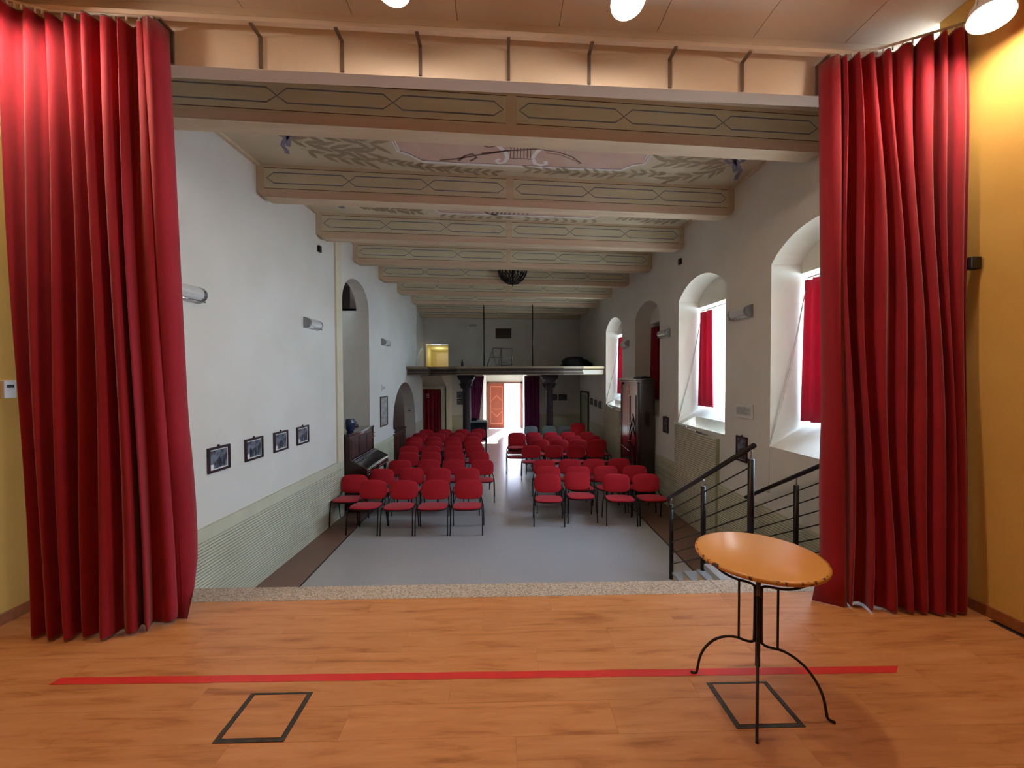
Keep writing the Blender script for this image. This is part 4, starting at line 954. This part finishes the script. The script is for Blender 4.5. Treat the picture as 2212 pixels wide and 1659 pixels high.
# ---------------------------------------------------------------- tall dark cabinet
cb = thing('tall_cabinet', 'tall dark polished cabinet with chevron door against the right wall', 'cabinet', (0, 0, 0))
cx0, cx1, cy0, cy1, ch = 3.02, 3.38, 8.84, 10.16, 2.57
MB().box(cx0+.02, cx1, cy0, cy1, .08, ch).build('body', 'cabinet_wood', cb, bevel=.006)
MB().box(cx0-.06, cx1, cy0-.03, cy1+.04, ch, ch+.045).box(cx0-.03, cx1, cy0-.015, cy1+.02, ch-.05, ch).build('cornice', 'cabinet_wood', cb, bevel=.01)
MB().box(cx0-.02, cx1, cy0-.02, cy1+.02, 0, .10).build('plinth', 'cabinet_wood', cb, bevel=.01)
for yy in (cy0, cy1-.10):
    MB().box(cx0-.02, cx0+.03, yy, yy+.10, .10, ch-.05).build('corner_post', 'cabinet_wood', cb, bevel=.02)
mid = (cy0+cy1)/2
for k, (a, b) in enumerate(((cy0+.12, mid-.01), (mid+.01, cy1-.12))):
    c = (a+b)/2; d_ = MB().box(cx0-.005, cx0+.02, a, b, .12, ch-.1).build('door', 'cabinet_wood', cb, bevel=.004)
    if k == 1:
        MB().box(cx0-.012, cx0-.004, a+.08, b-.08, .3, 1.1).box(cx0-.012, cx0-.004, a+.08, b-.08, 1.2, ch-.25).build('door_panel', 'cabinet_wood', d_, bevel=.004); continue
    mo = MB(); x0, x1 = cx0-.022, cx0-.004
    for (u0, u1, v0, v1) in ((a+.03, b-.03, ch-.36, ch-.33), (a+.03, a+.06, .5, ch-.36), (b-.06, b-.03, .5, ch-.36)): mo.box(x0, x1, u0, u1, v0, v1)
    for zc_ in (1.62, 1.40):
        for sg in (-1, 1):
            mo.prism([(x0, c, zc_+.18), (x0, c+sg*(b-a)*.42, zc_-.20), (x0, c+sg*(b-a)*.42, zc_-.26), (x0, c, zc_+.12)], (x1-x0, 0, 0))
    mo.prism([(x0, c, .95), (x0, c+.12, 1.1), (x0, c+.12, .62), (x0, c, .45), (x0, c-.12, .62), (x0, c-.12, 1.1)], (x1-x0, 0, 0))
    mo.build('chevron_moulding', 'cabinet_wood', d_)
    MB().tube([(cx0-.005, b-.05 if k == 0 else a+.05, 1.15), (cx0-.04, b-.05 if k == 0 else a+.05, 1.15)], .012, 8).build('knob', 'brass', d_)
MB().tube([(cx0-.07, cy1-.05, .98), (cx0-.07, cy0+.42, .93)], .012, 8).tube([(cx0-.07, cy1-.1, .98), (cx0, cy1-.1, .98)], .006, 6).tube([(cx0-.07, cy0+.5, .93), (cx0, cy0+.5, .93)], .006, 6).build('metal_bar', 'chrome', cb)
tag(MB().prism([(3.12, 9.0, 2.616), (3.35, 9.0, 2.616), (3.35, 9.0, 2.66), (3.2, 9.0, 2.67), (3.12, 9.0, 2.64)], (0, .5, 0)).build('cloth_bundle', 'dark_wood'), 'flat dark bundle lying on top of the tall cabinet', 'bundle')

# ================================================================ GALLERY END OF THE HALL
GP = [(-2.95, 12.5), (-2.3, 12.5), (-2.3, 12.9), (-1.45, 12.75), (-1.45, 12.3), (1.9, 12.35), (1.9, 12.8), (2.62, 12.95), (2.62, 13.05), (3.34, 13.1), (3.34, 17.04), (-3.3, 17.04), (-3.3, 13.85), (-2.92, 13.8)]
bal = struct(MB().prism([(x, y, 2.905) for x, y in GP], (0, 0, .08)).build('floor_gallery', 'balcony_wood'))
inn = [(x+(.1 if x in (-2.3, -1.45) and i in (4,) else 0), y+.14 if i < 10 else y) for i, (x, y) in enumerate(GP)]
MB().prism([(x, y, 2.72) for x, y in inn], (0, 0, .185)).build('beam_under_edge', 'balcony_shade', bal)
for k, (xa, ya, xb_, yb_) in enumerate(((-2.95, 12.5, -2.3, 12.5), (-2.3, 12.9, -1.45, 12.75), (-1.45, 12.3, 1.9, 12.35), (1.9, 12.8, 2.62, 12.95), (2.62, 13.05, 3.34, 13.1))):
    mt = 'balcony_cream' if k == 4 else 'balcony_light'
    for z0, z1, o in ((2.915, 2.975, .02), (2.80, 2.83, -.09), (2.72, 2.745, -.07)) if k < 4 else ((2.91, 2.985, .02), (2.72, 2.74, .0), (2.86, 2.88, .0)):
        MB().hexa([(xa, ya-o, z0), (xb_, yb_-o, z0), (xb_, yb_-o, z1), (xa, ya-o, z1)], [(xa, ya+.15, z0), (xb_, yb_+.15, z0), (xb_, yb_+.15, z1), (xa, ya+.15, z1)]).build('moulding_board', mt, bal)
MB().hexa([(2.66, 13.08, 2.745), (3.32, 13.12, 2.745), (3.32, 13.12, 2.86), (2.6, 13.08, 2.86)], [(2.66, 13.2, 2.745), (3.32, 13.2, 2.745), (3.32, 13.2, 2.86), (2.6, 13.2, 2.86)]).build('end_box', 'plaster', bal)
for xa, ya, lab in ((-1.35, 15.2, 'dark stone column under the gallery, left of the entrance'), (1.78, 15.2, 'dark stone column under the gallery, right of the entrance')):
    t = thing('column', lab, 'column', (xa, ya, 0), 0); t.scale = (1.2, 1.2, 1)
    MB().lathe([(.12, .16), (.118, 1.2), (.112, 2.1), (.125, 2.12), (.125, 2.15), (.11, 2.17)], 24).build('shaft', 'column_stone', t)
    MB().box(-.19, .19, -.19, .19, 0, .08).lathe([(.17, .08), (.18, .1), (.15, .13), (.13, .16)], 24).build('base', 'column_stone', t, bevel=.006)
    MB().lathe([(.11, 2.17), (.135, 2.22), (.13, 2.28), (.16, 2.36), (.185, 2.4), (.18, 2.45), (.22, 2.53), (.235, 2.56)], 16).box(-.24, .24, -.24, .24, 2.56, 2.63).build('capital', 'column_stone', t, bevel=.006)
    lf = MB()
    for k in range(8):
        a = 2*pi*k/8; lf.tube([(.13*cos(a), .13*sin(a), 2.22), (.17*cos(a), .17*sin(a), 2.34), (.225*cos(a), .225*sin(a), 2.38), (.21*cos(a), .21*sin(a), 2.35)], [.03, .035, .025, .01], 6)
    lf.build('capital_leaves', 'column_stone', t)
    for zz in (0,): MB().box(-.27, .27, -.17, .10, 2.63, 2.718).build('corbel', 'column_stone', t, bevel=.02)
for px, lab in ((1046, 'thin black rod from roof beam to gallery, left one'), (1151, 'thin black rod from roof beam to gallery, right one')):
    x = (px-1085)/870*13.5; o = MB().tube([(x, 13.5, 2.98), (x, 13.5, 5.06)], .018, 8).tube([(x, 13.5, 2.98), (x, 13.5, 3.0)], .04, 8).build('tie_rod', 'iron_dark'); tag(o, lab, 'rod')
    if px < 1100: o
# stepladder / trestle on the gallery
ld = thing('stepladder', 'blue grey stepladder standing open on the gallery', 'ladder', (0, 15.0, 2.98))
LX = lambda px: (px-1085)/870*15.0
for (a, za), (b, zb) in (((1050, 0), (1066, .74)), ((1074, 0), (1064, .66)), ((1076, 0), (1083, .70)), ((1083, 0), (1083, .74)), ((1106, 0), (1107, .74))):
    MB().tube([(LX(a), 0, za), (LX(b), 0, zb)], .02, 6).build('stile', 'steel', ld)
for (a, z1_, b, z2_) in ((1065, .74, 1107, .72), (1060, .40, 1107, .38), (1083, .2, 1107, .2), (1083, .1, 1107, .1)):
    MB().tube([(LX(a), 0, z1_), (LX(b), 0, z2_)], .018, 6).build('rung', 'steel', ld)
for (a, za), (b, zb) in (((1050, 0), (1066, .74)), ((1106, 0), (1107, .72))):
    MB().tube([(LX(a), .5, za), (LX(b), .05, zb)], .02, 6).build('rear_stile', 'steel', ld)
hp = MB(); rnd = random.Random(4)
nA, nB = 22, 8; vs = []
for j in range(nB+1):
    for i in range(nA):
        a = 2*pi*i/nA; r = cos(j/nB*pi/2)**.7; k = 1+.22*sin(3*a+j)+.12*sin(7*a+2*j)
        vs.append((2.63+.52*r*k*cos(a), 14.6+.35*r*k*sin(a), 2.98+.36*sin(j/nB*pi/2)*(1+.1*sin(5*a))))
hp.add(vs, [(j*nA+i, j*nA+(i+1) % nA, (j+1)*nA+(i+1) % nA, (j+1)*nA+i) for j in range(nB) for i in range(nA)], True)
tag(hp.build('cloth_heap', 'cloth_dark'), 'dark heap of folded cloth lying on the right of the gallery', 'cloth heap')
tag(MB().lathe([(0, 0), (.04, 0), (.04, .12), (.02, .15), (.02, .2), (0, .2)], 12, ((999-1085)/870*12.6, 12.6, 2.99)).build('bottle', 'plastic_black'), 'small black bottle on the gallery edge above left column', 'bottle')
# wrought iron ceiling lamp
ch_ = thing('chandelier', 'dark wrought iron basket lamp hanging under the ceiling beams', 'chandelier', ((1108-1085)/870*10.3, 10.2, 5.02))
MB().lathe([(.16, .0), (.2, .02), (.17, .03), (.12, .01), (.0, -.01)], 20).build('pan', 'iron_dark', ch_)
ar = MB()
for k in range(20):
    a = 2*pi*k/20; ar.tube([(.15*cos(a), .15*sin(a), .02), (.27*cos(a), .27*sin(a), .1), (.34*cos(a+.1), .34*sin(a+.1), .22), (.36*cos(a+.1), .36*sin(a+.1), .30)], .014, 6)
    ar.tube([(.2*cos(a), .2*sin(a), .05), (.25*cos(a+.25), .25*sin(a+.25), .16), (.31*cos(a+.05), .31*sin(a+.05), .24)], .014, 6)
ar.build('scroll_basket', 'iron_dark', ch_)
MB().tube([(.36*cos(2*pi*k/28), .36*sin(2*pi*k/28), .30) for k in range(29)], .01, 6).tube([(0, 0, 0), (0, 0, .45)], .02, 8).tube([(0, 0, -.08), (0, 0, 0)], [.004, .02], 8).build('ring_and_stem', 'iron_dark', ch_)
# curtains beside the entrance and in the stair doorway
def hang(lab, pb, pt, z0, z1, m_, nm='door_curtain'):
    t = thing(nm, lab, 'curtain'); c = MB(); drape(c, pb, pt, z0, z1, 14); solid(c.build('cloth', m_, t), .008)
    xa, xb_ = pt[0], pt[-1]; MB().tube([(xa[0], xa[1], z1+.01), (xb_[0], xb_[1], z1+.01)], .012, 8).build('curtain_rod', 'brass', t); return t
e = 16.85
c1 = hang('dark red curtain tied aside at the left of the entrance', folds(-1.28, e, -.98, e, 7, .035, 8, 2), folds(-1.32, e, -.76, e, 7, .05, 8, 2), .75, 2.66, 'curtain_flare_tint')
hang('dark red curtain hanging at the right of the entrance', folds(.93, e, 1.55, e, 8, .05, 8, 5), folds(.93, e, 1.55, e, 8, .05, 8, 5), .25, 2.66, 'curtain_flare_tint')
hang('dark red curtain filling the doorway under the gallery stairs', folds(-2.99, 15.36, -2.33, 15.36, 5, .05, 8, 6), folds(-2.99, 15.36, -2.33, 15.36, 5, .04, 8, 6), .03, 2.18, 'curtain_red')
t = thing('exit_sign', 'small white exit sign on the curtain of the stair doorway', 'sign', (-2.82, 15.24, 1.95))
MB().box(-.06, .06, 0, .01, -.075, .075).build('plate', 'paper_white', t)
MB().box(-.045, .045, -.002, 0, -.06, .06).build('field', 'curtain_wine', t)
MB().prism([(-.03, -.004, 0), (.0, -.004, .04), (.0, -.004, .015), (.03, -.004, .015), (.03, -.004, -.015), (0, -.004, -.015), (0, -.004, -.04)], (0, .002, 0)).build('arrow', 'paper_white', t)
# green door in the right wall
dg = empty_struct('door_1', (0, 0, 0))
MB().hexa([(XR(15.4)-.03, 15.4, 0), (XR(16.7)-.03, 16.7, 0), (XR(16.7)-.03, 16.7, 2.0), (XR(15.4)-.03, 15.4, 2.0)], [(XR(15.4), 15.4, 0), (XR(16.7), 16.7, 0), (XR(16.7), 16.7, 2.0), (XR(15.4), 15.4, 2.0)]).build('door_leaf', 'door_green', dg)
MB().box(3.27, 3.33, 15.34, 15.41, 0, 2.06).box(3.25, 3.31, 16.68, 16.75, 0, 2.06).box(3.25, 3.33, 15.34, 16.75, 2.0, 2.06).build('door_frame', 'frame_wood', dg)
MB().box(3.26, 3.285, 15.8, 16.4, 1.72, 1.9).build('sign_plate', 'plastic_grey', dg)
# entrance double door: left leaf shut, right half open to the street
de = empty_struct('door_2', (0, 0, 0))
MB().box(-.78, -.68, 20.42, 20.56, 0, 2.38).box(.93, 1.03, 20.42, 20.56, 0, 2.38).box(-.78, 1.03, 20.42, 20.56, 2.29, 2.38).build('door_frame', 'door_frame_wood', de)
lf = MB().box(-.68, .10, 20.44, 20.49, .02, 2.29).build('door_leaf', 'door_wood', de, bevel=.004)
mo = MB(); cxm = -.29; yf = 20.425
for (a, b, c, d) in ((-.60, .02, 2.12, 2.16), (-.60, .02, .24, .28), (-.60, -.57, .28, 2.12), (-.01, .02, .28, 2.12), (-.60, .02, .98, 1.01)): mo.box(a, b, yf, 20.442, c, d)
for sg in (-1, 1):
    mo.prism([(cxm, yf, 1.70), (cxm+sg*.29, yf, 1.42), (cxm+sg*.29, yf, 1.38), (cxm, yf, 1.66)], (0, .017, 0))
    mo.prism([(cxm, yf, .60), (cxm+sg*.29, yf, .88), (cxm+sg*.29, yf, .92), (cxm, yf, .64)], (0, .017, 0))
mo.build('moulding', 'door_light', lf)
MB().prism([(cxm, 20.432, 1.62), (cxm+.24, 20.432, 1.38), (cxm+.24, 20.432, 1.04), (cxm-.24, 20.432, 1.04), (cxm-.24, 20.432, 1.38)], (0, .01, 0)).build('raised_panel', 'door_wood', lf)
MB().tube([(-.62, 20.44, 1.1), (-.62, 20.38, 1.1), (-.56, 20.38, 1.1)], .01, 8).build('door_handle', 'brass', lf)
MB().box(.88, .93, 20.56, 21.4, .02, 2.29).build('open_leaf', 'door_wood', de, bevel=.004)
# dark table with things behind the left block
dt = thing('serving_table', 'dark draped table between the left column and the entrance', 'table', (-.90, 15.95, 0))
MB().box(-.42, .30, -.3, .3, .86, .92).build('tabletop', 'plastic_grey', dt, bevel=.01)
MB().box(-.40, .28, -.28, .28, .15, .86).build('drape', 'cloth_dark', dt, bevel=.02)
for x, y in ((-.38, -.26), (.26, -.26), (-.38, .26), (.26, .26)): MB().tube([(x, y, 0), (x, y, .2)], .018, 8).build('leg', 'metal_black', dt)
for x in (.02, .18):
    MB().tube([(x+.05*cos(a*.5), -.29, .6+.06*sin(a*.5)) for a in range(2, 12)], .008, 6).build('glint_ring', 'chrome', dt)  # chrome arcs added as bright glints on the dark drape
tag(MB().lathe([(0, 0), (.1, 0), (.12, .04), (.1, .1), (0, .12)], 16, (-1.12, 15.95, .921)).build('basket', 'cloth_dark'), 'dark round basket on the draped table by the entrance', 'basket')

# ================================================================ OUTSIDE THE DOOR
struct(MB().box(-30, 30, 20.6, 60, -.12, -.03).build('floor_street', 'asphalt_pale'))
struct(MB().box(4.9, 30, -10, 20.5, -.3, -.2).build('floor_yard', 'asphalt_pale'))
kb = thing('kerb', 'rough stone kerb across the bright yard outside the door', 'kerb', (0, 25, 0))
for k in range(9): MB().box(-3.4+k*.8, -3.4+k*.8+.77, 0, .35, -.03, .22+.02*(k % 3)).build('stone', 'kerb_stone', kb, bevel=.02)
yw = thing('yard_wall', 'low pale wall with darker coping beyond the kerb outside', 'wall', (0, 31, 0))
MB().box(-5, 6, 0, .3, -.03, 1.35).build('wall_body', 'facade', yw)
MB().box(-5.1, 6.1, -.06, .36, 1.35, 1.5).build('coping', 'kerb_stone', yw)
fc = thing('street_house', 'pale house with corrugated front and teal shutter outside', 'building', (0, 40, 0))
MB().box(-6, 7, 0, .4, -.03, 8).build('wall', 'facade', fc)
rb = MB()
for k in range(60): rb.box(-6+k*.14, -6+k*.14+.06, -.05, 0, 1.6, 6)
rb.build('corrugation', 'facade', fc)
MB().box(1.72, 2.15, -.08, 0, 2.0, 3.8).build('shutter', 'teal_paint', fc)
